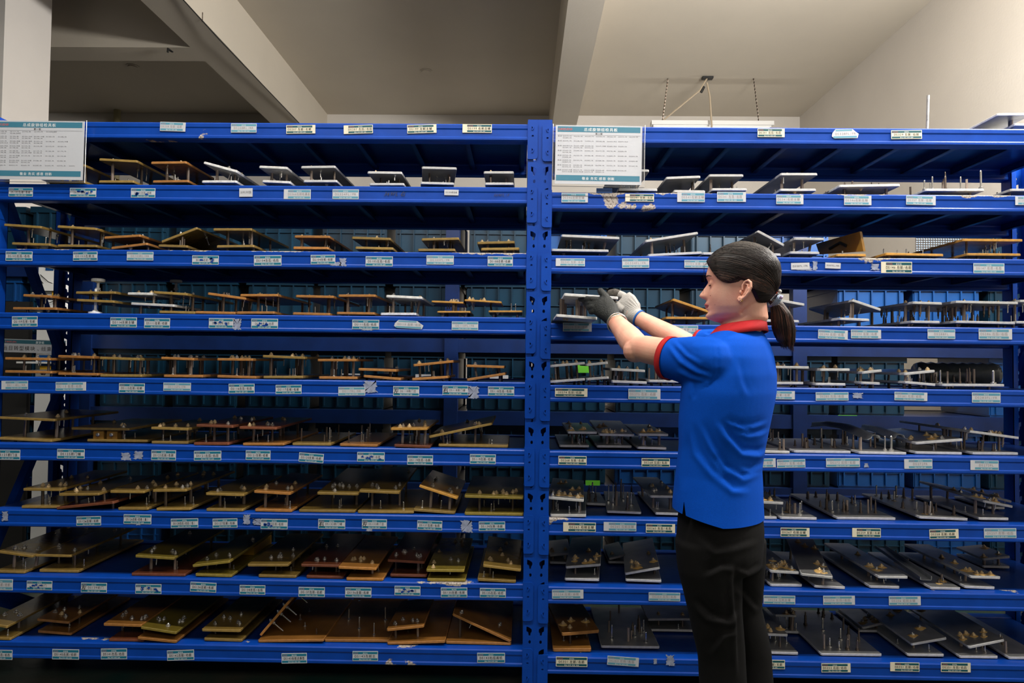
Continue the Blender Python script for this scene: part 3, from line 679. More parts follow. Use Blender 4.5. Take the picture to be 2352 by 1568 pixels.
ORD = ['leftmost', 'second from left', 'third from left', 'fourth from left', 'fifth from left', 'sixth from left', 'seventh from left', 'eighth from left', 'ninth from left', 'tenth from left', 'eleventh from left', 'twelfth from left']
SHN = {1: 'top loaded shelf', 2: 'second shelf down', 3: 'third shelf down', 4: 'fourth shelf down', 5: 'fifth shelf down', 6: 'third shelf up', 7: 'second shelf up', 8: 'bottom shelf', 0: 'rack top'}
CW = {'O': 'olive', 'G': 'green-tinged', 'B': 'orange-brown', 'R': 'red-brown', 'Y': 'ochre', 'A': 'grey aluminium', 'W': 'whitened aluminium'}
COUNT = {}
CLEAR = {}
def jig(bay, sh, mb_, bot, top=None, mt=None, L=.40, yaw=0, pitch=0, posts=4, nuts=4, pins=2, tall=0, glue=0, Y=None, back=False,
        yaw_b=None, pitch_b=0, look=None, YT=None, t=TH, seed=None, post_px=None, dense=0, float_ok=False, bright=False, Lt=None):
    key = (bay, sh); COUNT[key] = COUNT.get(key, 0) + 1; k = COUNT[key]
    rg = random.Random(seed if seed is not None else hash((sh * 37 + k * 11 + (500 if bay == 'R' else 0))))
    mt = mt or mb_; deck = ZTOP[key] - .006
    if sh == 0: deck = ZTOP[bay, 0]
    yb = yaw if yaw_b is None else yaw_b
    x0, y0, x1, y1 = bot
    cyp = (y0 + y1) / 2
    if Y is None:
        if sh >= 5:
            q = at_z((x0 + x1) / 2, cyp, deck + .007 + t); Y = max(.004, min(.36, q.y))
        else: Y = .022
    P0, X, D, Z, w = plate_frame(x0, y0, x1, y1, Y, yb, pitch_b)
    # keep clear of the deck and the beam lip
    low = min(P0.z, (P0 + X * w).z) - t
    edge = ZTOP[key] if Y < .052 else deck
    if low < edge + .0015 and not float_ok:
        P0.z += edge + .0015 - low
    L = min(L, DEP - .03 - P0.y)
    if pitch_b < 0:
        s = (P0 + D * L).z - t - deck
        if s < .001: P0.z += .001 - s
    desc = look or ('%s %s' % (CW[mt], 'two-plate jig' if top else 'single-plate jig with standing pins'))
    bn = 'left bay' if bay == 'L' else 'right bay'; od = ORD[min(k - 1, 11)]; o1 = od.split()[0]
    for lab in ('%s, %s on the %s of the %s' % (desc, od, SHN[sh], bn), '%s, %s, %s, %s' % (desc, od, SHN[sh], bn), '%s, %s along %s, %s' % (desc, o1, SHN[sh], bn), '%s, %s, %s' % (desc, SHN[sh], bn)):
        if len(lab.replace(',', ' ').replace('-', ' ').split()) <= 16: break
    base = P0 + X * w / 2 + D * L / 2
    root = thing('inspection_jig', lab, 'jig', (base.x, base.y, deck), 'inspection jigs on the %s, %s bay' % (SHN[sh], 'left' if bay == 'L' else 'right'))
    MB_ = basis(X, D, Z, P0)
    inst('base_plate', plate_mesh(w, L, t, rg, mb_), root, MB_)
    # feet: bolt ends under the plate down to the shelf
    if not float_ok:
        for u, v in ((.15, .12), (.85, .12), (.15, .88), (.85, .88)):
            p = P0 + X * (w * u) + D * (L * v) - Z * t
            dd = ZTOP[key] if p.y < .05 else deck
            hh = p.z - dd
            if hh > .0005: inst('foot_bolt', POST, root, Matrix.Translation((p.x, p.y, dd)) @ Matrix.Diagonal((.0055, .0055, hh, 1)))
    cells = []
    if top:
        tx0, ty0, tx1, ty1 = top
        YTv = YT if YT is not None else Y
        T0, TX, TD, TZ, tw = plate_frame(tx0, ty0, tx1, ty1, YTv, yaw, pitch)
        LT = Lt or L
        LT = min(LT, (DEP - .02 - YTv) / max(.3, abs(TD.y)))
        cl = deck + .246 - .05 if False else 9
        inst('top_plate', plate_mesh(tw, LT, t, rg, mt), root, basis(TX, TD, TZ, T0))
        def on_top(u, v): return T0 + TX * (tw * u) + TD * (LT * v)
        def on_bot(p):
            # foot of a plumb line on the base plate plane, pulled inside the plate
            q = p - P0; u = q.dot(X) / w; v = q.dot(D) / L
            u = max(.06, min(.94, u)); v = max(.04, min(.96, v))
            return P0 + X * (w * u) + D * (L * v)
        spots = [(.20, .14), (.80, .17), (.25, .80), (.78, .78), (.5, .5), (.35, .33), (.65, .3), (.5, .1), (.12, .5), (.9, .5), (.4, .9), (.6, .65)]
        for i in range(posts):
            u, v = spots[i % 12]; u = max(.06, min(.94, u + rg.uniform(-.1, .1))); v = max(.04, min(.95, v + rg.uniform(-.05, .08)))
            for _ in range(9):                                # keep posts close to plumb
                tp = on_top(u, v) - TZ * t; bp = on_bot(tp); h = (tp - bp).length
                if math.hypot(tp.x - bp.x, tp.y - bp.y) < .22 * h: break
                u = rg.uniform(.06, .94); v = rg.uniform(.04, .95)
            else: continue
            if h < .008 or tp.z < bp.z: continue
            z = (tp - bp).normalized(); x = z.orthogonal().normalized(); r = rg.uniform(.0042, .0062)
            inst('standoff_post', rg.choice((POST, POST_BR)), root, basis(x * r, z.cross(x) * r, z * h, bp))
            cells.append((u, v))
        for i in range(dense):
            u, v = rg.uniform(.06, .94), rg.uniform(.03, .9); tp = on_top(u, v) - TZ * t; bp = on_bot(tp); h = (tp - bp).length
            if h < .01: continue
            z = (tp - bp).normalized(); x = z.orthogonal().normalized(); r = rg.uniform(.0032, .0048)
            if i % 2: inst('pin', PIN_UP, root, basis(x * r * .9, z.cross(x) * r * .9, z * h * rg.uniform(.35, .7), bp))
            else: inst('pin', PIN_UP, root, basis(x * r, -z.cross(x) * r, z * -h * rg.uniform(.4, .8), tp))
        for i in range(nuts):
            if i < len(cells) and i < 2: u, v = cells[i]
            else: u, v = rg.uniform(.12, .88), rg.choice((rg.uniform(.05, .28), rg.uniform(.05, .28), rg.uniform(.3, .92)))
            p = on_top(u, v); r = rg.uniform(.0062, .0075); hh = .0082
            if glue and rg.random() < glue:
                gr = rg.uniform(.009, .015); x = TX.copy()
                inst('glue_blob', rg.choice(BLOBS if mt != 'Y' else BLOB_W), root, basis(TX * gr, TD * gr, TZ * gr * .55, p))
                p = p + TZ * .003
            a = rg.uniform(0, 3); x = TX * math.cos(a) + TD * math.sin(a); y = TZ.cross(x)
            inst('nut', NUT_C if (bright or rg.random() < .3) else NUT, root, basis(x * r, y * r, TZ * hh, p))
        for i in range(pins):                                # short pins: some hang, some stand
            u, v = rg.uniform(.12, .88), rg.uniform(.04, .5)
            tp = on_top(u, v) - TZ * t; bp = on_bot(tp); gap = (tp - bp).length
            if gap < .02: continue
            h = min(.032, gap * .55); r = .0026
            inst('pin', PIN_BR, root, basis(TX * r, -TD * r, -TZ * h, tp))
            u, v = rg.uniform(.1, .9), rg.uniform(.05, .3); bp = P0 + X * (w * u) + D * (L * v)
            inst('pin', PIN_BR, root, basis(X * r, D * r, Z * h * .9, bp))
    else:
        n = pins
        for i in range(n):
            u, v = rg.uniform(.08, .92), (rg.uniform(.06, .3) if i % 2 else rg.uniform(.3, .92))
            if post_px and i < len(post_px): u, v = post_px[i]
            h = rg.uniform(.45, 1) * (tall or .045); r = rg.choice((.0042, .0050, .0060)) if mb_ in 'AW' else rg.choice((.0032, .0042))
            bp = P0 + X * (w * u) + D * (L * v)
            inst('standing_pin', rg.choice((PIN_UP, PIN_UP, POST_BR, PIN_BR) if mb_ in 'AW' else (POST, PIN_BR, PIN_BR)), root, basis(X * (r * .85), D * (r * .85), Z * h, bp))
            if glue and rg.random() < glue:
                gr = rg.uniform(.007, .011); inst('glue_blob', rg.choice(BLOBS), root, basis(X * gr, D * gr, Z * gr * .4, bp))
    # underside nuts on raised plates
    for i in range(2):
        u = rg.uniform(.2, .8); p = P0 + X * (w * u) + D * (L * rg.uniform(.05, .5)) - Z * t
        if (P0.z - t - deck) > .009: inst('nut', NUT, root, basis(X * .006, -D * .006, -Z * .006, p))
    return root, (P0, X, D, Z, w, L)
J = jig
# ---- left bay, top loaded shelf
J('L',1,'O',(112,416,196,416),(105,372,195,377),L=.36)
J('L',1,'O',(226,414,307,414),(227,363,316,368),L=.36,look='wide olive jig with high top plate')
J('L',1,'B',(350,414,433,413),(346,371,428,370),L=.36)
J('L',1,'W',(463,414,543,414),(468,370,545,391),L=.36,look='bright aluminium jig with steeply tilted top')
J('L',1,'W',(602,413,667,416),(595,380,660,383),L=.36)
J('L',1,'A',(697,413,774,413),(691,381,770,380),L=.36,look='aluminium jig with high level top')
J('L',1,'A',(848,420,928,420),(844,393,923,394),L=.36)
J('L',1,'A',(966,417,1043,419),(969,382,1049,384),L=.36,yaw=-8,look='dark-faced aluminium jig with thin top plate')
J('L',1,'A',(1114,419,1180,419),(1111,393,1180,393),L=.30,posts=2,look='small aluminium jig beside the centre post')
# second
J('L',2,'O',(26,556,115,559),(8,513,95,519),L=.40)
J('L',2,'O',(131,561,222,562),(131,517,222,523),L=.40,look='olive jig with sagging top plate')
J('L',2,'B',(254,567,338,557),(238,543,322,538),L=.36,look='low jig, bright brown base set skew')
J('L',2,'O',(363,561,430,563),(369,553,452,521),L=.40,Y=.03,look='olive jig, top plate tipped up to the right')
J('L',2,'O',(497,563,583,562),(489,524,578,524),L=.42,look='tall olive jig with long top plate')
J('L',2,'B',(673,566,754,567),(676,540,757,541),L=.42)
J('L',2,'O',(816,566,903,568),(808,543,897,546),L=.38)
J('L',2,'O',(960,571,1045,571),(968,547,1054,545),L=.30,pins=4,bright=True,look='olive jig with four bright bolts between plates')
J('L',2,'O',(1105,569,1193,568),(1096,555,1182,553),L=.2,posts=2,look='short flat olive jig beside the centre post')
# third
J('L',3,'B',(28,705,130,706),(52,675,118,678),L=.38,look='orange-brown jig with narrow top and long base')
big, fr = J('L',3,'A',(300,694,400,699),(292,671,350,672),'W',L=.22,posts=2,nuts=5,pins=1,YT=.03,look='metal plated joint of the jig on disc feet')
J('L',3,'O',(175,686,262,690),(173,669,265,669),L=.30,posts=2,pins=0,look='long olive jig standing on white disc feet',float_ok=True)
J('L',3,'O',(365,713,448,715),(352,668,430,673),L=.42,look='tall olive jig with two bright bolts on top',bright=True)
J('L',3,'B',(448,714,540,716),(477,671,565,683),L=.36,bright=True,look='brown jig, top plate sloping down to the right')
J('L',3,'B',(543,715,630,715),(551,675,638,675),L=.42)
J('L',3,'B',(672,718,757,720),(679,677,766,679),L=.42)
J('L',3,'B',(773,716,860,717),(777,676,862,676),L=.42,look='high brown jig next to the whitened metal jig')
J('L',3,'W',(874,718,955,718),(887,677,969,681),L=.36,posts=5,look='whitened metal jig with rust-pitted top')
J('L',3,'Y',(1004,714,1080,714),(991,690,1064,693),L=.20,nuts=4,posts=2,t=.007,look='thin ochre jig with tall yellow nuts')
J('L',3,'Y',(1122,713,1200,713),(1067,687,1152,692),L=.20,nuts=5,posts=1,t=.007,look='thin ochre jig, base offset to the right')
# fourth
J('L',4,'B',(10,850,118,852),(10,820,115,822),L=.34)
J('L',4,'B',(132,855,225,857),(132,815,215,818),L=.34,posts=5)
J('L',4,'O',(229,859,325,860),(228,819,320,822),L=.36,posts=6,nuts=6)
J('L',4,'B',(375,860,465,861),(369,819,445,822),L=.36,posts=6,nuts=6,bright=True)
J('L',4,'B',(498,861,588,864),(498,822,580,823),L=.36,posts=6,nuts=6)
J('L',4,'O',(604,863,695,863),(603,815,700,819),L=.36,posts=5,nuts=5,pins=4,look='olive jig with the highest top plate of its row')
J('L',4,'B',(732,864,820,865),(729,824,818,824),L=.30,posts=6,nuts=6,pins=3)
J('L',4,'B',(835,863,920,870),(823,845,910,848),L=.36,posts=2,nuts=1,look='low brown jig, base plate dipping right')
J('L',4,'B',(946,868,1028,863),(949,836,1040,827),L=.30,posts=5,nuts=3,look='brown jig leaning up to the right')
J('L',4,'B',(1072,874,1160,860),(1071,837,1158,840),L=.26,posts=2,nuts=1,look='brown jig with skew base beside the centre post')
# fifth
J('L',5,'O',(-5,1006,118,1012),(-5,956,125,962),L=.42,posts=4,nuts=3,look='large dark olive jig with nearly square top')
j5, fr5 = J('L',5,'O',(199,1008,338,1010),(163,981,296,983),L=.42,posts=2,nuts=5,look='wide olive jig on two bolted blocks')
J('L',5,'O',(347,1013,432,1014),(346,980,432,983),L=.34,posts=5,nuts=5)
J('L',5,'R',(444,1018,525,1018),(450,974,535,977),L=.42,posts=4,nuts=7)
J('L',5,'B',(557,1018,652,1018),(549,979,635,981),'R',L=.44,posts=5,nuts=7,look='red-brown jig over an orange base')
J('L',5,'O',(671,1017,760,1018),L=.40,pins=7,tall=.055)
J('L',5,'B',(780,1019,867,1021),L=.42,pins=9,tall=.06,look='orange-brown single plate with tall standing pins')
J('L',5,'R',(905,1022,988,1025),(897,982,981,982),'Y',L=.36,posts=5,nuts=7,look='ochre jig over a red-brown base')
J('L',5,'O',(1007,1020,1167,1023),(984,1001,1130,970),L=.36,posts=4,nuts=6,pins=5,look='wide olive jig, top plate ramping up to the right')
# sixth
J('L',6,'O',(48,1162,137,1162),(52,1121,140,1122),L=.44,nuts=7)
J('L',6,'R',(128,1176,260,1163),(134,1133,227,1132),'O',L=.40,nuts=7,yaw_b=3,look='olive jig over a skewed red-brown base')
J('L',6,'O',(270,1166,340,1166),(252,1126,331,1127),L=.44,nuts=6)
J('L',6,'O',(358,1168,437,1167),(350,1124,428,1123),L=.44,nuts=8,look='olive jig with seven nuts in two rows')
J('L',6,'O',(473,1168,558,1169),(472,1131,560,1134),L=.42,nuts=5,look='dark olive jig with two front nuts')
J('L',6,'B',(585,1169,670,1171),(583,1126,667,1131),L=.42,nuts=6)
J('L',6,'O',(686,1170,815,1172),(728,1130,823,1132),L=.44,pitch=3,nuts=8,bright=True,look='broad dull-olive jig with small bright nuts')
J('L',6,'O',(821,1173,950,1174),(825,1125,917,1129),L=.44,pitch=3,nuts=7,bright=True,look='broad dull-olive jig, its base wider than its top')
J('L',6,'O',(950,1171,1045,1178),(964,1113,1052,1142),'Y',L=.36,nuts=5,bright=True,look='ochre jig, top plate tipping down to the right')
J('L',6,'G',(1067,1177,1202,1179),(1067,1137,1202,1141),L=.44,nuts=8,pins=4,look='large green-tinged jig against the centre post')
# seventh
J('L',7,'O',(-10,1310,57,1312),(-4,1264,75,1275),L=.44,nuts=5,bright=True,look='glossy grey-olive jig cut by the picture edge')
J('L',7,'O',(89,1308,180,1310),(75,1272,163,1274),L=.48,nuts=5,bright=True,look='long glossy grey-olive jig')
J('L',7,'R',(301,1316,425,1318),(310,1274,400,1280),'G',L=.44,nuts=5,bright=True,look='green-olive jig over a wider red-brown base')
J('L',7,'G',(448,1318,532,1321),(441,1297,527,1287),L=.44,nuts=4,bright=True,look='green-olive jig, top sloping up to the right')
J('L',7,'O',(593,1320,680,1322),(568,1295,662,1295),L=.46,nuts=6,bright=True)
J('L',7,'R',(703,1322,788,1324),(691,1295,778,1297),L=.46,nuts=6,bright=True,look='red-brown jig with four bright front nuts')
J('L',7,'B',(795,1328,880,1329),(777,1300,864,1304),L=.46,nuts=6,look='warm orange-brown jig with five yellow nuts')
J('L',7,'R',(896,1318,980,1320),(890,1284,975,1289),L=.46,nuts=7,bright=True,look='dark red-brown jig with upright bright nuts')
J('L',7,'G',(981,1329,1069,1330),(979,1307,1066,1308),L=.46,nuts=8)
J('L',7,'O',(1097,1330,1185,1335),(1110,1296,1197,1307),L=.42,nuts=7,look='olive jig beside the centre post, top set askew')
# bottom
J('L',8,'O',(-25,1470,24,1472),(-35,1428,17,1437),L=.46,nuts=3,bright=True,look='grey-olive jig cut by the picture edge')
J('L',8,'B',(86,1447,164,1453),(84,1420,158,1427),L=.40,nuts=6,look='dark brown jig set back on the shelf')
J('L',8,'R',(249,1467,330,1468),(237,1431,325,1434),'B',L=.40,nuts=6,bright=True,look='brown jig over a red-brown base')
J('L',8,'B',(315,1477,405,1486),(323,1438,405,1451),'G',L=.46,nuts=7,bright=True,look='yellow-olive jig jutting over the shelf edge',pitch_b=0)
J('L',8,'O',(468,1466,556,1469),(463,1444,552,1446),L=.44,nuts=6,bright=True)
# tipped-up jig: base with a steep top plate
rj, fr = J('L',8,'B',(592,1472,743,1470),None,L=.44,pins=4,tall=.03,look='orange-brown jig with its top plate leaning steeply')
P0, X, D, Z, w_, L_ = fr
A_ = P0 + X * .004 + D * .02 + Z * .004
up_ = (X * .66 + Z * .75 + D * .02).normalized(); side = D; nrm = up_.cross(side).normalized()
inst('top_plate', plate_mesh(.205, .40, TH, random.Random(4), 'B'), rj, basis(up_, side, nrm * 1, A_ + nrm * TH))
for q, v in ((.045, .05), (.085, .06), (.125, .05), (.165, .1)):
    for s in (1,):
        p = A_ + up_ * q + side * v
        inst('pin', PIN_BR, rj, basis(up_ * .0032, side * .0032, nrm * (-.05 if nrm.z < 0 or True else .05), p))
        inst('nut', NUT_C, rj, basis(up_ * .0065, side * .0065, nrm * .008, p + nrm * TH))
J('L',8,'B',(745,1469,893,1470),None,L=.46,pins=5,tall=.06,look='broad orange-brown single plate with few pins')
J('L',8,'B',(889,1478,1022,1474),(888,1444,973,1435),L=.44,nuts=4,bright=True,Lt=.30,look='broad brown base with a narrow raised top plate')
J('L',8,'B',(1024,1473,1174,1477),(1041,1408,1175,1471),L=.44,nuts=2,posts=2,bright=True,look='large brown jig, top slab slumped to the right')
# ---- right bay
J('R',0,'A',(2331,283,2400,284),(2291,260,2370,259),L=.34,Y=.10,posts=3,pins=0,look='metal jig standing on the rack top at the right edge')
J('R',1,'A',(1420,432,1510,433),(1405,388,1491,389),L=.34,look='metal jig half hidden by the list board')
J('R',1,'A',(1548,436,1620,437),(1530,406,1609,403),L=.34,posts=4,pins=1)
J('R',1,'A',(1635,432,1716,432),(1629,400,1708,400),L=.34,bright=True,look='aluminium jig with thick bright posts')
J('R',1,'A',(1792,433,1875,433),(1793,397,1878,397),L=.38,look='aluminium jig with long level top plate')
J('R',1,'W',(1928,424,2068,422),None,L=.30,pins=9,tall=.035,pitch_b=-0,look='plate with short pins and nuts below')
J('R',1,'W',(2126,433,2262,433),None,L=.30,pins=10,tall=.075,post_px=[(.02,.05),(.18,.08),(.24,.2),(.42,.1),(.5,.25),(.55,.3),(.68,.1),(.8,.12),(.98,.05),(.05,.4)],look='white-edged plate carrying ten tall pins')
J('R',1,'A',(2322,433,2400,434),None,L=.30,pins=4,tall=.03,look='plate with rusty pins cut by the picture edge')
J('R',2,'A',(1266,571,1398,573),(1290,538,1423,544),L=.40,dense=14,posts=4,look='wide aluminium jig with a forest of pins')
J('R',2,'A',(1489,584,1612,578),(1482,551,1603,532),L=.40,posts=5,nuts=2,look='aluminium jig, top plate rising to the right')
J('R',2,'A',(1614,579,1695,580),None,L=.34,pins=5,tall=.06,look='pinned aluminium plate behind the woman’s head'.replace('’', "'"))
J('R',2,'A',(1715,580,1794,582),(1742,528,1803,561),L=.36,posts=3,nuts=1,look='aluminium jig above the ponytail, top tipped down right')
J('R',2,'A',(1815,577,1883,578),(1825,545,1894,546),L=.38,posts=3,nuts=1)
# ochre jig with its top stood on edge
rj, fr = J('R',2,'Y',(1922,583,1990,583),None,L=.34,pins=2,tall=.03,look='ochre jig with its top plate stood on edge')
P0, X, D, Z, w_, L_ = fr
c0 = at(1926, 582, .06); c1 = at(1985, 576, .06); c2 = at(1962, 530, .06)
ax = (c1 - c0).normalized(); ux = (c2 - c1); ux = (ux - ax * ux.dot(ax)).normalized()
b_ = MB(); o_ = [at(1882, 584, .30), at(1983, 577, .05), at(1962, 531, .06), at(1874, 560, .32)]
nn = (o_[1] - o_[0]).cross(o_[3] - o_[0]).normalized()
o_[2] = o_[2] - nn * (o_[2] - o_[0]).dot(nn)
off = nn * -.010
vs = [v - rj.location for v in o_] + [v + off - rj.location for v in o_]
b_.add(vs, [(0, 1, 2, 3), (7, 6, 5, 4), (0, 4, 5, 1), (1, 5, 6, 2), (2, 6, 7, 3), (3, 7, 4, 0)]); b_.build('top_plate', LAM['Y'], rj)
m_ = MB(); cc = (o_[0] + o_[1] + o_[2] + o_[3]) / 4 - rj.location + nn * .002
e1 = (o_[1] - o_[0]).normalized(); e2 = nn.cross(e1)
for a_, c_ in ((Vector((-.05, 0, -.01)), Vector((.01, 0, .01))), (Vector((.01, 0, .01)), Vector((.05, 0, -.005)))):
    m_.tube([cc + e1 * a_.x + e2 * a_.z, cc + e1 * c_.x + e2 * c_.z], .006, 6)
m_.build('bent_bar', DARKP, rj)
J('R',2,'Y',(2035,580,2168,583),None,L=.30,pins=10,tall=.028,look='wide ochre plate with many short pins')
J('R',2,'Y',(2222,581,2346,582),(2212,548,2350,549),L=.42,posts=4,nuts=5,pins=4,look='long bright ochre jig at the right edge')
# third (the held jig comes with the person)
J('R',3,'Y',(1530,727,1640,728),(1547,685,1632,714),L=.36,posts=4,nuts=2,look="ochre jig in front of the woman's face")
J('R',3,'A',(1756,733,1836,735),(1775,684,1849,697),L=.34,posts=3,nuts=1,look='stacked aluminium jig behind the ponytail')
J('R',3,'A',(1930,729,1998,732),(1960,687,2025,709),L=.40,posts=5,nuts=2,look='aluminium jig with leaning posts, top dipping right')
J('R',3,'A',(2094,736,2160,737),(2098,692,2165,694),L=.42,posts=4,nuts=5,dense=14)
J('R',3,'A',(2197,736,2333,739),(2197,690,2340,693),L=.42,posts=5,nuts=3,dense=26,look='widest aluminium jig packed with hanging pins')
J('R',3,'A',(2337,737,2410,738),(2345,688,2420,690),L=.40,posts=3,nuts=2,look='aluminium jig cut by the picture edge')
J('R',4,'A',(1262,874,1343,868),(1262,838,1343,831),L=.30,posts=6,nuts=4,look='aluminium jig leaning up right beside the centre post')
J('R',4,'A',(1347,868,1398,864),(1346,835,1396,830),L=.30,posts=2,nuts=2,look='narrow aluminium jig joined behind the first one')
J('R',4,'A',(1405,873,1486,876),(1403,845,1482,849),L=.30,posts=6,nuts=3,pins=3,look='aluminium jig under the raised elbow')
J('R',4,'A',(1490,872,1562,873),None,L=.30,pins=8,tall=.05,look='pinned aluminium plate just under the red sleeve cuff')
J('R',4,'A',(1775,877,1846,877),(1780,840,1859,841),L=.32,posts=5,nuts=3,glue=.7,look="aluminium jig right beside the woman's back")
J('R',4,'A',(1875,879,1943,880),(1885,846,1953,846),L=.32,posts=5,nuts=3,pins=3,glue=.7)
J('R',4,'A',(1979,876,2022,878),(1981,853,2026,848),L=.30,posts=4,nuts=6,glue=.3,look='small aluminium jig with tilted top and many nuts')
J('R',4,'A',(2081,875,2150,881),(2078,856,2148,849),L=.34,posts=4,nuts=4,glue=.5,look='aluminium jig with rusty nuts, top and base splayed')
J('R',4,'A',(2166,881,2308,882),None,L=.32,pins=14,tall=.062,look='wide aluminium plate with fourteen pins')
J('R',5,'A',(1285,1021,1353,1022),(1304,990,1371,991),L=.40,posts=6,nuts=7,glue=.6,pins=4)
J('R',5,'A',(1371,1022,1451,1023),(1376,995,1457,997),L=.42,pitch=3,posts=6,nuts=11,glue=.4,pins=4,look='aluminium jig with high rear and a row of nuts')
J('R',5,'A',(1464,1025,1531,1027),(1467,995,1535,996),L=.40,posts=5,nuts=6,glue=.5,pins=3,look='aluminium jig just left of the blue shirt')
J('R',5,'A',(1748,1035,1815,1037),None,L=.40,pins=9,tall=.05,look='narrow pinned aluminium plate beside the blue shirt')
J('R',5,'A',(1825,1034,1955,1036),None,L=.42,pins=15,tall=.05,look='wide pinned plate left of the curved sheet pieces')
rp, frp = J('R',5,'A',(1974,1037,2083,1039),None,L=.44,pins=12,tall=.062,look='pinned plate carrying two curved sheet-metal pieces')
J('R',5,'A',(2104,1037,2211,1039),(2104,1015,2212,1007),L=.42,posts=5,nuts=8,glue=.4,look='wide aluminium jig, top plate slightly raised right')
J('R',5,'A',(2236,1039,2340,1040),(2230,988,2342,1003),L=.44,posts=5,nuts=10,dense=12,yaw=-4,look='long aluminium jig with row of nuts, top sloping right')
J('R',6,'A',(1264,1181,1346,1182),(1258,1140,1341,1147),L=.42,yaw=5,posts=3,nuts=14,glue=.7,pins=5,look='aluminium jig crowded with glued yellow nuts')
J('R',6,'A',(1347,1154,1393,1156),None,L=.24,pins=6,tall=.06,look='small set-back pinned plate by the green tag')
J('R',6,'A',(1394,1172,1473,1175),None,L=.40,pins=9,tall=.085,yaw=5,look='grey plate with tall rusty posts')
J('R',6,'A',(1506,1176,1570,1178),(1494,1137,1560,1138),L=.42,posts=3,nuts=7,look='aluminium jig partly behind the blue shirt hem')
J('R',6,'A',(1740,1186,1785,1187),(1740,1150,1800,1153),L=.42,posts=3,nuts=4,glue=1,look="glued aluminium jig touching the shirt's right edge")
J('R',6,'A',(1793,1187,1877,1189),None,L=.44,pins=13,tall=.05,glue=.2,look='narrow long plate with pins, right of the shirt')
J('R',6,'A',(1923,1187,2058,1189),None,L=.46,pins=20,tall=.055,look='broad long plate with twenty pins')
J('R',6,'A',(2113,1187,2224,1192),None,L=.46,pins=20,tall=.05,glue=.2,look='long slanting plate with rusty post pairs')
J('R',6,'A',(2250,1188,2318,1189),(2260,1148,2328,1161),L=.46,posts=4,nuts=8,glue=.7,look='long aluminium jig, top dipping to the right')
J('R',6,'A',(2270,1163,2309,1164),(2286,1140,2325,1150),L=.30,posts=2,nuts=5,glue=1,look='set-back glued jig at the right edge')
J('R',7,'A',(1263,1289,1302,1290),(1262,1273,1311,1268),L=.28,posts=2,nuts=3,glue=.4,look='small set-back aluminium jig at the centre post')
J('R',7,'A',(1297,1327,1376,1329),(1299,1300,1379,1294),L=.44,yaw=7,posts=4,nuts=9,glue=.5,look='aluminium jig with rusty nut clusters')
J('R',7,'A',(1397,1288,1440,1289),(1398,1281,1436,1272),L=.26,posts=2,nuts=1,look='thin set-back aluminium jig, mostly in shadow')
J('R',7,'A',(1437,1329,1519,1332),(1435,1315,1515,1301),L=.44,yaw=7,posts=3,nuts=7,glue=.4,look='aluminium jig, top plate rising right toward the trousers')
J('R',7,'A',(1770,1341,1843,1342),(1770,1309,1836,1313),L=.42,posts=4,nuts=12,glue=1,pins=5,look='aluminium jig heavily crusted with amber glue')
J('R',7,'A',(1872,1345,1942,1349),(1840,1316,1913,1324),L=.46,yaw=12,yaw_b=0,pitch=6,posts=3,nuts=8,glue=1,look='aluminium jig with its top plate twisted and raised behind')
J('R',7,'A',(1998,1345,2067,1347),(2018,1322,2086,1323),L=.48,posts=4,nuts=5,glue=1,look='long slanting jig with two glue spots')
rc, frc = J('R',7,'A',(2138,1348,2207,1350),None,L=.48,pins=7,tall=.03,glue=.5,look='slanting plate holding a bent metal channel')
J('R',7,'A',(2217,1346,2286,1349),(2231,1322,2299,1324),L=.48,posts=5,nuts=7,glue=1,look='long slanting jig with five glued nuts')
J('R',7,'A',(2258,1298,2320,1300),(2258,1282,2320,1276),L=.28,posts=2,nuts=4,glue=.6,look='set-back jig at the right edge')
J('R',8,'B',(1270,1490,1358,1490),(1291,1453,1376,1446),L=.40,yaw=-8,yaw_b=0,posts=2,nuts=6,glue=.9,t=.012,look='thick brown jig, top twisted, at the centre post')
J('R',8,'A',(1381,1482,1515,1484),None,L=.46,pins=13,tall=.06,look='broad aluminium plate with scattered pins')
J('R',8,'A',(1495,1444,1610,1446),(1488,1420,1600,1419),L=.28,posts=2,nuts=2,look='dark set-back jig running behind the trousers')
J('R',8,'A',(1768,1496,1834,1498),(1763,1454,1810,1456),L=.40,posts=3,nuts=3,glue=.8,look='aluminium jig touching the trousers, amber glue at its front')
J('R',8,'A',(1800,1448,1838,1450),(1780,1410,1830,1412),L=.26,posts=4,nuts=5,glue=.6,look='small set-back jig right of the trousers')
J('R',8,'A',(1886,1500,2026,1502),None,L=.48,pins=16,tall=.055,look='broadest aluminium plate with upright posts')
J('R',8,'A',(1974,1446,2030,1447),(1980,1440,2028,1429),L=.26,posts=2,nuts=5,glue=1,look='set-back jig with pale glue cones')
J('R',8,'A',(2085,1501,2169,1502),(2093,1477,2174,1463),L=.48,posts=3,nuts=6,glue=1,look='long slanting jig with pale glue cones in front')
J('R',8,'A',(2205,1506,2293,1507),(2225,1484,2307,1467),L=.48,posts=3,nuts=7,glue=1,look='long jig with raised right corner and glue cones')
J('R',8,'A',(2318,1509,2400,1509),None,L=.48,pins=8,tall=.05,look='pinned plate cut by the picture edge')
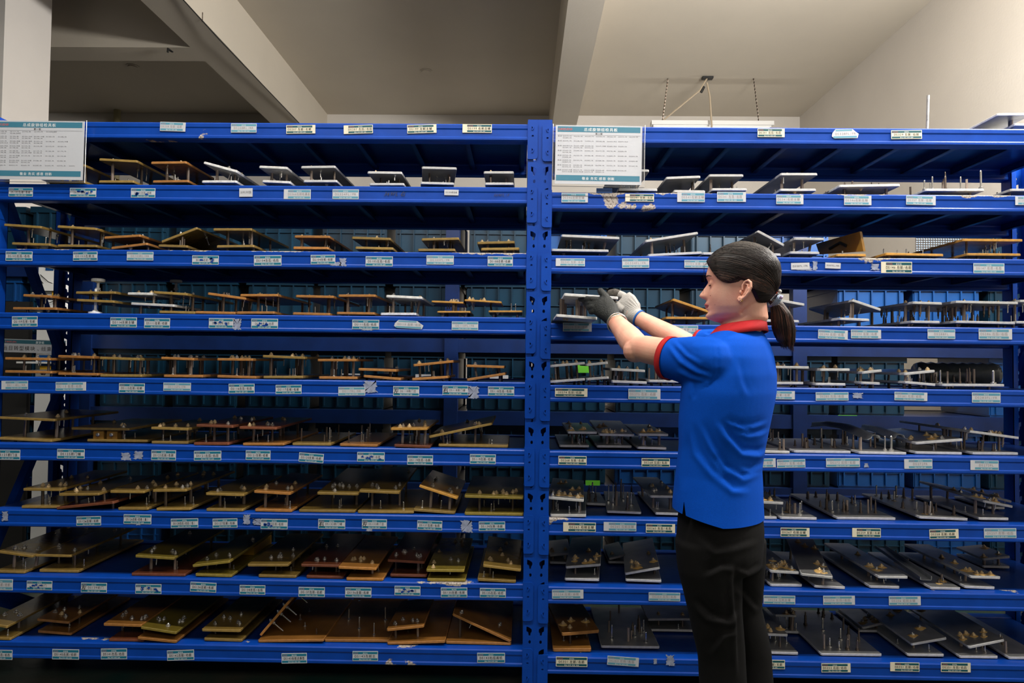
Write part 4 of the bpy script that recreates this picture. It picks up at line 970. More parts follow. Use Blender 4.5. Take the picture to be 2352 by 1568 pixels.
# disc feet of the long jig on shelf three
def lathe_obj(name, prof, m, parent, loc, seg=18, smooth=False):
    me = cyl_mesh(name, prof, seg, m, smooth); o = bpy.data.objects.new(name, me); link(o, parent)
    o.location = Vector(loc) - (parent.location if parent else Vector()); return o
jf = [o for o in COL.objects if o.get('label', '').startswith('long olive jig standing on white disc feet')][0]
zd = ZL[3] - .004
for px, py, Yf in ((219, 714, .05), (393, 712, .34)):
    p = at(px, py, Yf); p.z = zd + .002
    lathe_obj('disc_foot', [(.022, 0), (.024, .003), (.024, .010), (.012, .012), (.008, .018), (.005, .018), (.005, .075), (.009, .075), (.009, .083), (.0045, .083), (.0045, .1)], WHITE, jf, p)
for px, py, Yf in ((225, 668, .06), (404, 668, .36)):
    p = at(px, py, Yf)
    lathe_obj('disc_knob', [(.0045, -.01), (.0045, .004), (.009, .004), (.009, .012), (.005, .012), (.005, .032), (.012, .034), (.024, .036), (.024, .046), (.020, .048)], WHITE, jf, p)
# the two bolted blocks
P0, X, D, Z, w_, L_ = fr5
for cx_ in (226, 257):
    c = at(cx_, 1004, P0.y + .012); b = MB(); b.box((-.0205, 0, 0), (.0205, .035, .033)); o = b.build('block', LAM['Y'], j5)
    o.location = Vector((c.x, P0.y + .012, P0.z)) - j5.location
    q = MB(); q.tube([(0, 0, 0), (0, -.006, 0)], .0075, 6); q.tube([(0, -.006, 0), (0, -.009, 0)], .005, 8); o2 = q.build('nut', NUT_C.materials[0], j5)
    o2.location = Vector((c.x, P0.y + .012, P0.z + .017)) - j5.location
# curved sheet-metal pieces on the pinned plate (fifth shelf, right)
def sheet_strip(root, pts_px, widths, thick, m, name):
    """strip through picture points (px,py,Y), with real thickness"""
    b = MB(); cs = [at(*p) - root.location for p in pts_px]; n = len(cs); vs = []
    for i, c in enumerate(cs):
        t_ = (cs[min(i + 1, n - 1)] - cs[max(i - 1, 0)]).normalized(); s = t_.cross(Vector((0, 0, 1))).normalized(); u = s.cross(t_)
        wd = widths[i]
        for a, h in ((-1, -.3), (-.55, .0), (-.45, .5), (0, .62), (.45, .5), (.55, 0), (1, -.3)):
            vs.append(c + s * (wd * a) + u * (h * .02))
    k = 7; fs = [(i * k + j, i * k + j + 1, (i + 1) * k + j + 1, (i + 1) * k + j) for i in range(n - 1) for j in range(k - 1)]
    me = MB(); me.add(vs, fs); o = me.build(name, m, root, True)
    so = o.modifiers.new('t', 'SOLIDIFY'); so.thickness = thick; so.offset = 0
    return o
SHEET = mat('galvanised sheet', (.42, .43, .43), .42, metal=.35, noise=(30, .2))
sheet_strip(rp, [(1868, 976, .44), (1905, 974, .38), (1945, 980, .30), (1975, 992, .20), (2000, 1004, .10), (2012, 1006, .06)], [.022, .03, .034, .034, .032, .03], .0015, SHEET, 'curved_sheet')
sheet_strip(rp, [(1985, 981, .42), (2015, 986, .32), (2038, 994, .22), (2058, 1002, .12), (2068, 1005, .07)], [.022, .028, .03, .03, .028], .0015, SHEET, 'curved_sheet')
# bent channel (seventh shelf, right)
P0, X, D, Z, w_, L_ = frc
b = MB(); ca = P0 + X * (w_ * .05) + D * .04 + Z * .012; cb = P0 + X * (w_ * .28) + D * (L_ * .9) + Z * .03
for s0, s1, h0, h1 in ((-.022, -.019, 0, .012), (-.022, .022, 0, .0015), (.019, .022, 0, .016)):
    vs = []
    for c in (ca, cb):
        for s, h in ((s0, h0), (s1, h0), (s1, h1), (s0, h1)): vs.append(c + X * s + Z * h - rc.location)
    b.add(vs, [(0, 1, 2, 3), (4, 7, 6, 5), (0, 4, 5, 1), (1, 5, 6, 2), (2, 6, 7, 3), (3, 7, 4, 0)])
b.build('bent_channel', SHEET, rc)
# rod standing on the rack top
p = at(2128, 292, .2); q = at(2132, 219, .2); p.z = ZR[0] - .006; b = MB(); b.tube([(0, 0, 0), (q.x - p.x, 0, q.z - p.z)], .0052, 10)
o = b.build('metal_rod', mat('dull galvanised rod', (.35, .34, .33), .5, metal=.5, noise=(60, .4))); o.location = p
tag(o, 'thin grey metal rod standing upright on top of the right bay', 'rod')

# ------------------------------------------------------------------ second rack and crates behind
back = thing('storage_rack', 'dim blue rack behind the jigs, loaded with blue crates', 'rack', (0, 1.75, 0))
for x in (-3.95, -2.6, -.42, 1.62, 3.1):
    for y in (-.28, .28):
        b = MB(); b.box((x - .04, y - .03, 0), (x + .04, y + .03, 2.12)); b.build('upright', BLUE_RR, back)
BZ = [.10, .525, .95, 1.375, 1.80]
for z in BZ:
    for y in (-.30, .26):
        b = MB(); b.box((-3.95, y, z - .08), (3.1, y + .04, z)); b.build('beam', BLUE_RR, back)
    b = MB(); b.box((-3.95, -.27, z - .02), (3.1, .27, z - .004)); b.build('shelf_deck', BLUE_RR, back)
def crate_meshes(w=.40, d=.50, h=.34):
    a = MB(); t = .012
    a.box((-w / 2 + .012, -d / 2 + .012, 0), (w / 2 - .012, d / 2 - .012, .01))
    for s in (-1, 1):
        a.box((s * (w / 2 - .014) - t / 2, -d / 2 + .014, .01), (s * (w / 2 - .014) + t / 2, d / 2 - .014, h))
        a.box((-w / 2 + .014, s * (d / 2 - .014) - t / 2, .01), (w / 2 - .014, s * (d / 2 - .014) + t / 2, h))
    body = a.mesh('crate_body', CRATE)
    r = MB()
    for s in (-1, 1):
        r.box((-w / 2, s * (d / 2 - .006) - .008, h - .03), (w / 2, s * (d / 2 - .006) + .008, h + .006))
        r.box((s * (w / 2 - .006) - .008, -d / 2, h - .03), (s * (w / 2 - .006) + .008, d / 2, h + .006))
    rim = r.mesh('crate_rim', CRATE)
    q = MB()
    for k in range(5):
        x = -w / 2 + .04 + k * (w - .08) / 4
        for s in (-1, 1): q.box((x - .004, s * (d / 2 - .004) - .008, .02), (x + .004, s * (d / 2 - .004) + .008, h - .03))
    for zz in (.09, .2):
        for s in (-1, 1): q.box((-w / 2 + .02, s * (d / 2 - .006) - .006, zz), (w / 2 - .02, s * (d / 2 - .006) + .006, zz + .006))
    ribs = q.mesh('crate_ribs', CRATE)
    c = MB(); c.box((-.055, -d / 2 - .0065, h * .42), (.055, -d / 2 - .005, h * .42 + .07)); card = c.mesh('card', MATS['label paper'])
    return body, rim, ribs, card
CB = crate_meshes(); CB2 = tuple(m.copy() for m in CB)
for m in CB2[:3]: m.materials[0] = CRATE_B
rg = random.Random(3)
RN = ['lowest row', 'second row up', 'middle row', 'second row down', 'top row']
for iz, z in enumerate(BZ):
    for ix in range(16):
        x = -3.66 + ix * .44
        
        if (iz, ix) in ((3, 12), (2, 14), (4, 13), (4, 14), (0, 1)): continue
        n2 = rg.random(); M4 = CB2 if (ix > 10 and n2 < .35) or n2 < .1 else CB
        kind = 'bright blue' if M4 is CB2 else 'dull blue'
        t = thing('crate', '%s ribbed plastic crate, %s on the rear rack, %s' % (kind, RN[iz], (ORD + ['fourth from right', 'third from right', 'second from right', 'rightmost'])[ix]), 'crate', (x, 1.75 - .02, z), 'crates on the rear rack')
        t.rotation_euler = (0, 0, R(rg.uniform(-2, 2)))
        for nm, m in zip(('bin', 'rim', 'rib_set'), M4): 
            o = bpy.data.objects.new(nm, m); link(o, t)
            if nm == 'rib_set': o['kind'] = 'stuff'
        if rg.random() < .3 and iz < 3:
            o = bpy.data.objects.new('card', CB[3]); link(o, t); o['label'] = 'white paper card'
# items glimpsed between the racks
def small(name, label, cat, a, b_, m, Y, bev=True):
    A = at(a[0], a[1], Y); B = at(b_[0], b_[1], Y); c = (A + B) / 2; b = MB()
    b.box((A.x - c.x, 0, B.z - c.z), (B.x - c.x, .004, A.z - c.z)); o = b.build(name, m); o.location = (c.x, Y, c.z); tag(o, label, cat); return o
# green tags stuck to crates
for (a, c_, n) in (((1345, 1103), (1378, 1126), 'green paper tag on a crate behind the third shelf up, near the centre post'),
                   ((1925, 953), (1969, 978), 'green paper tag on a crate right of the blue shirt'),
                   ((1130, 948), (1172, 975), 'green paper tag behind the fifth shelf, left of the centre post'),
                   ((1325, 833), (1356, 856), 'bright green tag behind the fourth shelf down, right bay'),
                   ((52, 938), (70, 948), 'small green tag behind the fifth shelf at far left')):
    small('paper_tag', n, 'tag', a, c_, GREEN, 1.455)
b = MB(); b.box((-.42, 0, 0), (.42, .03, 1.56)); o = b.build('partition_board', mat('dark grey board', (.022, .021, .020), .8, noise=(3, .3)))
p = at(-90, 900, 1.3); o.location = (p.x - .06, 1.33, 0); tag(o, 'dark grey upright board behind the far left end of the rack', 'board')
# wall cabinet with cables, seen at far left
c = at(122, 660, 1.2)
t = thing('cable_cabinet', 'tall white cabinet with loose cables behind the third shelf at far left', 'cabinet', (c.x, 1.2, c.z))
b = MB(); b.box((-.085, 0, -c.z), (.06, .12, .155)); b.build('cabinet_body', WHITE, t)
b = MB(); b.box((-.12, -.10, -.425), (.08, 0, -.415)); b.build('shelf', WHITE, t)
b = MB(); b.box((-.045, -.002, .095), (.0, 0, .115)); b.build('blue_plate', CRATE_B, t)
b = MB(); b.box((-.045, -.02, -.02), (.04, 0, .02)); b.build('cable_tray', WHITE, t)
for k in range(4):
    b = MB(); b.tube([(-.07, -.006, .07 - k * .03), (-.02, -.012, .03 - k * .04), (.055, -.006, .0 - k * .02)], .0025, 6); b.build('cable', DARKP, t)
b = MB(); b.box((.0, -.008, -.06), (.03, 0, -.02)); b.build('card', YCARD, t)
# sign behind
A = at(4, 779, 1.17); B = at(150, 811, 1.17); c = (A + B) / 2; W = B.x - A.x; Hh = A.z - B.z
t = thing('notice_board', 'long notice strip behind the fourth shelf at far left, black characters', 'sign', (c.x, 1.17, c.z)); t.rotation_euler = (0, R(1.2), 0)
m = MB(); m.box((-W / 2, 0, -Hh / 2), (W / 2, .003, Hh / 2), 0)
sheet_rect(m, -W / 2 + .003, Hh * .17, W / 2 - .003, Hh * .45, -.0004, 1)
put_text(m, 'FANYUEN', -W * .36, Hh * .22, Hh * .22, 4, -.0008); put_text(m, '旋铆组', W * .1, Hh * .22, Hh * .22, 3, -.0008)
put_text(m, '当日转型模块、线束放', -W / 2 + .006, -Hh * .32, Hh * .42, 2, -.0008, align='l', maxw=W - .008)
m.build('sign_face', [mat('dulled paper', (.35, .36, .38), .6), mat('dulled print', (.02, .09, .12), .6), INK, PRINT_W, LOGO], t)
# small goods below the sign
b = MB(); b.box((-.05, 0, -.02), (.05, .05, .015)); o = b.build('parts_box', YCARD); o.location = at(112, 846, 1.12); tag(o, 'yellow box glimpsed behind the fourth shelf, far left', 'box')
b = MB(); b.box((-.045, 0, -.03), (.045, .05, .03)); o = b.build('parts_box', CRATE_B); o.location = at(108, 828, 1.12); tag(o, 'blue and white box above the yellow one, far left', 'box')
b = MB(); b.box((-.05, 0, -.02), (.07, .2, .03)); o = b.build('parts_box', YCARD); p = at(550, 1238, .30); o.location = (p.x, .28, ZL[7] + .014); tag(o, 'yellow box end behind the second shelf up, left bay', 'box')
# ribbed duct roll, right
c = at(2195, 838, .43); c.z = ZR[4] + .052
t = thing('wrapped_roll', 'clear-wrapped ribbed roll lying behind the fourth shelf, right bay', 'roll', c)
CLEARP = mat('cloudy clear plastic', (.12, .14, .13), .25, noise=(20, .4))
b = MB(); n = 16; pts = [(-.17 + .34 * i / n, 0, 0) for i in range(n + 1)]; b.tube(pts, [.048 + .006 * (i % 2) for i in range(n + 1)], 14); b.build('duct', CLEARP, t, True)
# perforated panel, right
A = at(2104, 540, 1.6); B = at(2222, 582, 1.6); c = (A + B) / 2
t = thing('mesh_basket', 'grey wire mesh panel behind the second shelf, right bay', 'basket', (c.x, 1.6, c.z))
W = B.x - A.x; Hh = A.z - B.z
b = MB(); b.box((-W / 2, .004, -Hh / 2 - .1), (W / 2, .008, Hh / 2)); b.build('backing', mat('grey sheet', (.17, .22, .27), .5), t)
b = MB()
for i in range(22): x = -W / 2 + W * i / 21; b.box((x - .0012, 0, -Hh / 2 - .1), (x + .0012, .003, Hh / 2))
for i in range(16): z = -Hh / 2 - .1 + (Hh + .1) * i / 15; b.box((-W / 2, 0, z - .0012), (W / 2, .003, z + .0012))
o = b.build('wire_grid', STEEL, t); o['kind'] = 'stuff'
# floor dust strip below
# ------------------------------------------------------------------ the held jig
held, hfr = J('R',3,'W',(1278,721,1372,728),(1296,673,1420,681),Y=-.20,L=.40,posts=0,nuts=0,pins=0,dense=0,float_ok=True,look='metal jig held in both gloved hands')
held['label'] = 'metal two-plate jig held in gloved hands, sticking out of the third shelf down, right bay'
hp0, hX, hD, hZ, hw, hL = hfr
for u, v, r, h in ((.15, .25, .006, .075), (.22, .3, .004, .072), (.55, .2, .0065, .072), (.62, .32, .005, .072), (.75, .24, .006, .072), (.35, .75, .006, .075), (.8, .8, .006, .075), (.5, .5, .005, .04)):
    p = hp0 + hX * (hw * u) + hD * (hL * v); zt = at(1296 + 124 * u, 673 + 8 * u, -.20).z - TH
    inst('standoff_post', POST_BR if u > .5 else POST, held, Matrix.Translation(p) @ Matrix.Diagonal((r, r, (zt - p.z) if h > .05 else h, 1)))

# ------------------------------------------------------------------ the worker
PHI = R(52)
SA = Vector((math.cos(PHI), math.sin(PHI), 0))          # her left-to-right shoulder axis
FA = Vector((-math.sin(PHI), math.cos(PHI), 0))         # chest direction
SKIN = mat('skin', lin((232, 176, 150)), .50, noise=(22, .08, lin((226, 160, 136))), bump=(220, .04), Subsurface_Weight=.0)
SKIN.node_tree.nodes['Principled BSDF'].inputs['Subsurface Radius'].default_value = (.012, .005, .003)
SHIRT = mat('royal blue knit', lin((2, 78, 190)), .9, spec=.12, noise=(300, .10), bump=(900, .12))
RED = mat('red ribbed knit', lin((178, 12, 20)), .85, bump=(700, .2))
TROU = mat('black cloth', (.0065, .006, .006), .85, spec=.2, noise=(12, .2), bump=(500, .10))
GLOVE_B = mat('black nitrile glove', (.012, .014, .012), .62, noise=(90, .4), bump=(260, .35))
GLOVE_G = mat('pale grey knit glove', lin((186, 182, 176)), .9, bump=(420, .5))
GL_TIP = mat('grey coated fingertips', lin((92, 86, 78)), .7, noise=(70, .4), bump=(200, .3))
HAIR = mat('hair', (.012, .007, .005), .5, spec=.28, noise=(6, .3, (.010, .007, .006)))
HAIR_T = mat('brown hair', (.110, .036, .016), .5, noise=(30, .5, (.022, .008, .005)))
HAIR_M = mat('mid brown hair', (.042, .018, .010), .6, noise=(30, .4, (.012, .006, .004)))
def remesh(mb, voxel, smooth=3, factor=.5, name='tmp'):
    o = mb.build(name, [])
    r = o.modifiers.new('r', 'REMESH'); r.mode = 'VOXEL'; r.voxel_size = voxel; r.adaptivity = 0
    if smooth:
        s = o.modifiers.new('s', 'SMOOTH'); s.iterations = smooth; s.factor = factor
    bpy.context.view_layer.update()
    me = bpy.data.meshes.new_from_object(o.evaluated_get(bpy.context.evaluated_depsgraph_get()))
    old = o.data; bpy.data.objects.remove(o); bpy.data.meshes.remove(old)
    me.materials.clear()
    return me
def verts_np(me):
    a = np.empty(len(me.vertices) * 3); me.vertices.foreach_get('co', a); return a.reshape(-1, 3)
W2 = np.array(W2C.transposed())
def px_np(v):
    c = (v - np.array(CAM)) @ W2.T
    return 1176 + F * c[:, 0] / -c[:, 2], 784 - F * c[:, 1] / -c[:, 2]
def fold(me, lines, only_near=True):
    """press cloth folds into the mesh: each is (points in picture, amplitude, width, side)"""
    v = verts_np(me); n = np.empty(len(me.vertices) * 3); me.vertices.foreach_get('normal', n); n = n.reshape(-1, 3)
    px, py = px_np(v); view = np.array(CAM) - v; view /= np.linalg.norm(view, axis=1)[:, None]
    face = np.clip((n * view).sum(1) * 2.5, 0, 1)
    disp = np.zeros(len(v))
    for pts, amp, sig in lines:
        best = np.full(len(v), 1e9); sd = np.zeros(len(v)); tt = np.zeros(len(v)); m = len(pts) - 1
        for i in range(m):
            ax, ay = pts[i]; bx, by = pts[i + 1]; dx, dy = bx - ax, by - ay; l2 = dx * dx + dy * dy
            t = np.clip(((px - ax) * dx + (py - ay) * dy) / l2, 0, 1)
            qx, qy = px - ax - t * dx, py - ay - t * dy; d = np.hypot(qx, qy)
            k = d < best; best[k] = d[k]; sd[k] = (np.sign(dx * qy - dy * qx) * d)[k]; tt[k] = ((i + t) / m)[k]
        taper = np.clip(np.sin(np.pi * np.clip(tt, 0, 1)) * 1.5, 0, 1)
        e = sd / sig
        disp += amp * taper * (np.exp(-e * e) - .75 * np.exp(-((e - 1.5) ** 2)) + .35 * np.exp(-((e + 1.8) ** 2))) * face
    v += n * disp[:, None]
    me.vertices.foreach_set('co', v.ravel()); me.update()
def wobble(me, amp, s1, seed):
    v = verts_np(me); n = np.empty(len(me.vertices) * 3); me.vertices.foreach_get('normal', n); n = n.reshape(-1, 3)
    rs = np.random.RandomState(seed); d = np.zeros(len(v))
    for _ in range(7):
        k = rs.normal(size=3) * s1; d += np.sin(v @ k + rs.rand() * 6.28)
    v += n * (d * amp / 4)[:, None]; me.vertices.foreach_set('co', v.ravel()); me.update()
def cut(me, mask_fn):
    """delete vertices where mask is true"""
    v = verts_np(me); k = mask_fn(v); bm = bmesh.new(); bm.from_mesh(me); bm.verts.ensure_lookup_table()
    bmesh.ops.delete(bm, geom=[bm.verts[i] for i in np.nonzero(k)[0]], context='VERTS'); bm.to_mesh(me); bm.free()
def ref(p, Y): return at(p[0], p[1], Y)

# --- head -----------------------------------------------------------------
AL = R(18)
HF = Vector((-math.cos(AL), math.sin(AL), 0)); HLf = Vector((0, 0, 1)).cross(HF); HU = Vector((0, 0, 1))
HC = at(1700.2, 653.3, -.61)
def HW(x, y, z): return HC + HF * x + HLf * y + HU * z
def gz(z, pts):
    return float(np.interp(z, [p[0] for p in pts], [p[1] for p in pts]))
XF = [(-.112, .045), (-.106, .066), (-.098, .082), (-.088, .088), (-.07, .087), (-.05, .0885), (-.03, .089), (0, .0885), (.02, .092), (.035, .0925), (.05, .089), (.07, .078), (.085, .060), (.098, .036), (.106, .012), (.109, 0)]
XB = [(-.112, .0), (-.09, .012), (-.07, -.030), (-.05, -.062), (-.03, -.080), (0, -.093), (.03, -.095), (.05, -.091), (.07, -.078), (.085, -.062), (.098, -.038), (.106, -.014), (.109, 0)]
HWD = [(-.112, .016), (-.106, .030), (-.098, .043), (-.085, .055), (-.065, .063), (-.045, .066), (-.02, .0695), (0, .071), (.02, .073), (.04, .073), (.06, .067), (.08, .053), (.095, .035), (.104, .018), (.109, 0)]
G = lambda a, s: math.exp(-(a / s) ** 2)
def face_x(y, z, x):
    """forward relief of the face at lateral y, height z"""
    a = abs(y); d = 0
    # nose
    if -.046 < z < .012:
        t = (.012 - z) / .040
        hgt = .0250 * min(1, max(0, t)) ** 1.25 * (1 if z > -.030 else max(0, 1 - ((-.030 - z) / .014) ** 2))
        d += hgt * G(a, .0085 + .004 * min(1, max(0, t)))
        d += .0065 * G(a - .0125, .006) * G(z + .034, .008)            # wings
    d -= .0085 * G(a - .031, .014) * G(z - .002, .012)                  # sockets
    d += .0030 * G(a - .020, .022) * G(z - .024, .010)                  # brow
    d -= .0030 * G(a, .012) * G(z - .008, .008)
    d += .0100 * G(a, .021) * G(z + .0545, .0065) + .0085 * G(a, .018) * G(z + .0675, .0060)   # lips
    d -= .0035 * G(a, .020) * G(z + .0608, .0025)
    d -= .0030 * G(a, .022) * G(z + .0780, .0060)
    d += .0095 * G(a, .022) * G(z + .0930, .0130)                       # chin
    d += .0040 * G(a - .046, .020) * G(z + .034, .022)                  # cheek
    return d
def head_pt(th, z, off=0):
    c, s = math.cos(th), math.sin(th)
    xf = gz(z, XF) if c > 0 else -gz(z, XB)
    wd = max(gz(z, HWD), 1e-4); xf = max(xf, 1e-4) if c > 0 else max(abs(xf), 1e-4)
    if c > 0: n = 2.25
    else: n = 2.1
    r = (abs(c / xf) ** n + abs(s / wd) ** n) ** (-1 / n)
    x, y = r * c, r * s
    if c <= 0 and z < -.085: pass
    if c > 0: x += face_x(y, z, x) * min(1, c * 2.2)
    # cheek fullness
    y *= 1 + .05 * math.exp(-((z + .055) / .03) ** 2) * max(0, c)
    return x, y, z
zs = list(np.concatenate([np.linspace(-.112, .09, 92), .109 - .019 * np.cos(np.linspace(.1, 1.5, 9))]))
zs = sorted(set(round(float(z), 5) for z in zs)); zs = [z for z in zs if z < .1088]
NT = 96
def add_head(mb):
    vs = []; 
    for z in zs:
        for k in range(NT):
            # denser around the face midline
            th = 2 * math.pi * k / NT; th = th - .35 * math.sin(th)
            vs.append(HW(*head_pt(th, z)))
    n = len(zs); fs = [(i * NT + k, i * NT + (k + 1) % NT, (i + 1) * NT + (k + 1) % NT, (i + 1) * NT + k) for i in range(n - 1) for k in range(NT)]
    vs.append(HW(.02, 0, -.114)); vs.append(HW(0, 0, .1095)); b0 = len(vs) - 2
    fs += [(b0, (k + 1) % NT, k) for k in range(NT)] + [(b0 + 1, (n - 1) * NT + k, (n - 1) * NT + (k + 1) % NT) for k in range(NT)]
    mb.add(vs, fs)
def sph(mb, c, r, seg=14, ax=None):
    """ellipsoid; r = 3 radii along ax"""
    ax = ax or (Vector((1, 0, 0)), Vector((0, 1, 0)), Vector((0, 0, 1))); rr = r if hasattr(r, '__len__') else (r, r, r)
    vs = []; fs = []; n = seg // 2
    for i in range(1, n):
        for k in range(seg):
            a = math.pi * i / n; b = 2 * math.pi * k / seg
            vs.append(Vector(c) + ax[0] * (rr[0] * math.sin(a) * math.cos(b)) + ax[1] * (rr[1] * math.sin(a) * math.sin(b)) + ax[2] * (rr[2] * math.cos(a)))
    for i in range(n - 2):
        for k in range(seg): fs.append((i * seg + k, (i + 1) * seg + k, (i + 1) * seg + (k + 1) % seg, i * seg + (k + 1) % seg))
    vs += [Vector(c) + ax[2] * rr[2], Vector(c) - ax[2] * rr[2]]; t = len(vs) - 2
    fs += [(t, k, (k + 1) % seg) for k in range(seg)] + [(t + 1, (n - 2) * seg + (k + 1) % seg, (n - 2) * seg + k) for k in range(seg)]
    mb.add(vs, fs)
YB_ = -.60
def tor(y, xl, xr, shrink=0, Y=YB_, ratio=1.5):
    c = at((xl + xr) / 2, y, Y); hv = (xr - xl) / 2 / 796 - shrink
    k = math.sqrt((ratio * math.cos(PHI)) ** 2 + math.sin(PHI) ** 2); b = hv / k
    return c, (ratio * b, b)
def hloft(mb, rings, seg):
    """horizontal body sections: half width along the shoulders, half depth along the chest"""
    vs = []; n = len(rings)
    for c, (a, b) in rings:
        for k in range(seg):
            t = 2 * math.pi * k / seg; vs.append(c + SA * (a * math.cos(t)) + FA * (b * math.sin(t)))
    fs = [(i * seg + k, i * seg + (k + 1) % seg, (i + 1) * seg + (k + 1) % seg, (i + 1) * seg + k) for i in range(n - 1) for k in range(seg)]
    fs += [tuple(range(seg))[::-1], tuple((n - 1) * seg + k for k in range(seg))]
    mb.add(vs, fs)
SH_L = at(1628, 832, -.70); EL_L = at(1464, 798, -.50); WR_L = at(1412, 736, -.29)
SH_R = at(1718, 800, -.47); EL_R = at(1588, 797, -.34); WR_R = at(1461, 727, -.20)
def mixp(a, b, t): return a.lerp(b, t)
body = MB(); add_head(body)
for sg in (1, -1): sph(body, HW(.0738, sg * .031, .001), (.0118,) * 3)
body.tube([HW(-.020, 0, -.045), HW(-.026, 0, -.085), at(1703, 748, -.605), at(1698, 778, -.60)], [(.050, .050), (.0505, .0515), (.054, .055), (.060, .058)], 28, up=SA)
TR = [(1212, 1540, 1760), (1140, 1545, 1756), (1080, 1551, 1752), (1020, 1556, 1757), (960, 1557, 1770), (900, 1561, 1780), (860, 1566, 1782), (820, 1574, 1777), (790, 1592, 1768), (772, 1612, 1760), (760, 1640, 1752)]
TR = TR[1:-2]
r_ = [tor(*t, shrink=.014 if t[0] < 1060 else .030) for t in TR]; hloft(body, r_, 40)
body.tube([SH_L, mixp(SH_L, EL_L, .25), mixp(SH_L, EL_L, .5), mixp(SH_L, EL_L, .88), EL_L + (SH_L - EL_L).normalized() * -.006], [.050, .048, .0445, .041, .036], 24)
sph(body, SH_L, .052); sph(body, SH_L + SA * .06, .056)
body.tube([EL_L + Vector((.012, -.008, -.004)), mixp(EL_L, WR_L, .12), mixp(EL_L, WR_L, .32), mixp(EL_L, WR_L, .7), WR_L, WR_L + (WR_L - EL_L).normalized() * .03], [.034, .040, .0395, .032, .0265, .025], 24)
sph(body, EL_L + Vector((-.006, 0, -.010)), (.038, .038, .036))
body.tube([SH_R, mixp(SH_R, EL_R, .2), mixp(SH_R, EL_R, .5), EL_R], [.048, .05, .045, .038], 20)
body.tube([EL_R, mixp(EL_R, WR_R, .3), mixp(EL_R, WR_R, .7), WR_R, WR_R + (WR_R - EL_R).normalized() * .03], [.038, .037, .0305, .0255, .024], 22)
sph(body, EL_R, .038)
legL = [(1622, 1235, -.655), (1640, 1400, -.64), (1655, 1500, -.63), (1663, 1600, -.62), (1668, 1790, -.60)]
legR = [(1705, 1235, -.53), (1706, 1400, -.52), (1721, 1500, -.52), (1729, 1600, -.52), (1740, 1745, -.52)]
body.tube([at(*p) for p in legL], [.066, .058, .054, .050, .040], 20); body.tube([at(*p) for p in legR], [.058, .052, .050, .046, .040], 20)
bme = remesh(body, .0034, 2, .45)
# ears, eyes folded into the same mesh
def ear(mb, sgn):
    t = R(13); up = HU * math.cos(t) - HF * math.sin(t); bk = (-HF * math.cos(t) - HU * math.sin(t))
    out = HLf * sgn; bk2 = (bk * math.cos(R(28)) + out * math.sin(R(28))).normalized()
    O = HW(-.006, sgn * .0715, -.0260)
    P = lambda u, v, w=0: O + bk2 * u + up * v + out * w
    hel = [(.000, .002, .003), (-.003, .014, .004), (.001, .026, .004), (.010, .031, .004), (.019, .026, .004), (.0225, .014, .004), (.0205, .000, .004), (.014, -.012, .003), (.006, -.021, .003), (.000, -.028, .002), (-.005, -.024, .001), (-.005, -.016, .001)]
    mb.tube([P(*h) for h in hel], [.003, .0034, .0036, .0040, .0042, .0042, .004, .0038, .0042, .0052, .0048, .003], 8)
    ant = [(.004, .020, .001), (.012, .019, .002), (.0155, .009, .003), (.013, -.002, .002), (.007, -.010, .001)]
    mb.tube([P(*h) for h in ant], [.002, .003, .0032, .003, .0025], 8)
    sph(mb, P(-.004, -.004, .003), (.004, .004, .006)); sph(mb, P(.001, -.021, .001), (.006, .006, .007))
    vs = [P(0, 0, -.004)]; n = len(hel)
    vs += [P(h[0] - .001, h[1], .001) for h in hel]; vs += [P(.007, 0, -.012)] + [P(h[0] * .9, h[1] * .9, -.010) for h in hel]
    fs = [(0, i + 1, (i + 1) % n + 1) for i in range(n)] + [(n + 1, n + 2 + (i + 1) % n, n + 2 + i) for i in range(n)] + [(i + 1, n + 2 + i, n + 2 + (i + 1) % n, (i + 1) % n + 1) for i in range(n)]
    mb.add(vs, fs)
em = MB(); ear(em, 1); ear(em, -1); eme = remesh(em, .0012, 2)
bm = bmesh.new(); bm.from_mesh(bme); bm.from_mesh(eme); bm.to_mesh(bme); bm.free()
bme.polygons.foreach_set('use_smooth', [True] * len(bme.polygons)); bme.materials.append(SKIN)
base = at(1690, 1800, -.58); base.z = 0
person = thing('person', 'woman in royal blue polo shirt with red collar, gloved hands holding a jig', 'person', base)
def child(name, me, parent=None):
    o = bpy.data.objects.new(name, me); link(o, parent or person)
    me.transform(Matrix.Translation(-person.location)); return o
def childmb(name, mb, m, smooth=True):
    me = mb.mesh(name, m, smooth); return child(name, me)
child('body', bme)

# --- face details ---------------------------------------------------------
LIP = mat('lips', lin((176, 84, 78)), .4)
def onface(y, z, off=0):
    # solve for theta giving lateral y
    lo, hi = 0, math.pi * .62
    for _ in range(26):
        m = (lo + hi) / 2
        if head_pt(m, z)[1] < abs(y): lo = m
        else: hi = m
    x, yy, _z = head_pt(lo, z); return HW(x + off, math.copysign(yy, y) if y else 0, z)
BROW = mat('eyebrow hair', (.06, .03, .02), .7)
for sg in (1, -1):
    m = MB(); lash = []
    for a_ in np.linspace(-.75, 1.05, 11):                 # lower edge of the downcast lid
        q = Vector((math.cos(a_) * .93, sg * math.sin(a_), -.38 - .10 * math.cos(a_))).normalized() * .0121
        lash.append(HW(.0738 + q.x, sg * .031 + q.y, .001 + q.z))
    m.tube(lash, [.0005] + [.0012] * 8 + [.0014, .0006], 6); childmb('eyelash', m, HAIR)
    m = MB(); m.tube([onface(sg * a, .0205 + .004 * math.sin((a - .012) / .036 * math.pi), -.0004) for a in np.linspace(.016, .045, 9)], [.0008] + [.0018, .002, .002, .0018, .0016, .0014, .001, .0005], 6)
    childmb('eyebrow', m, BROW)
m = MB()
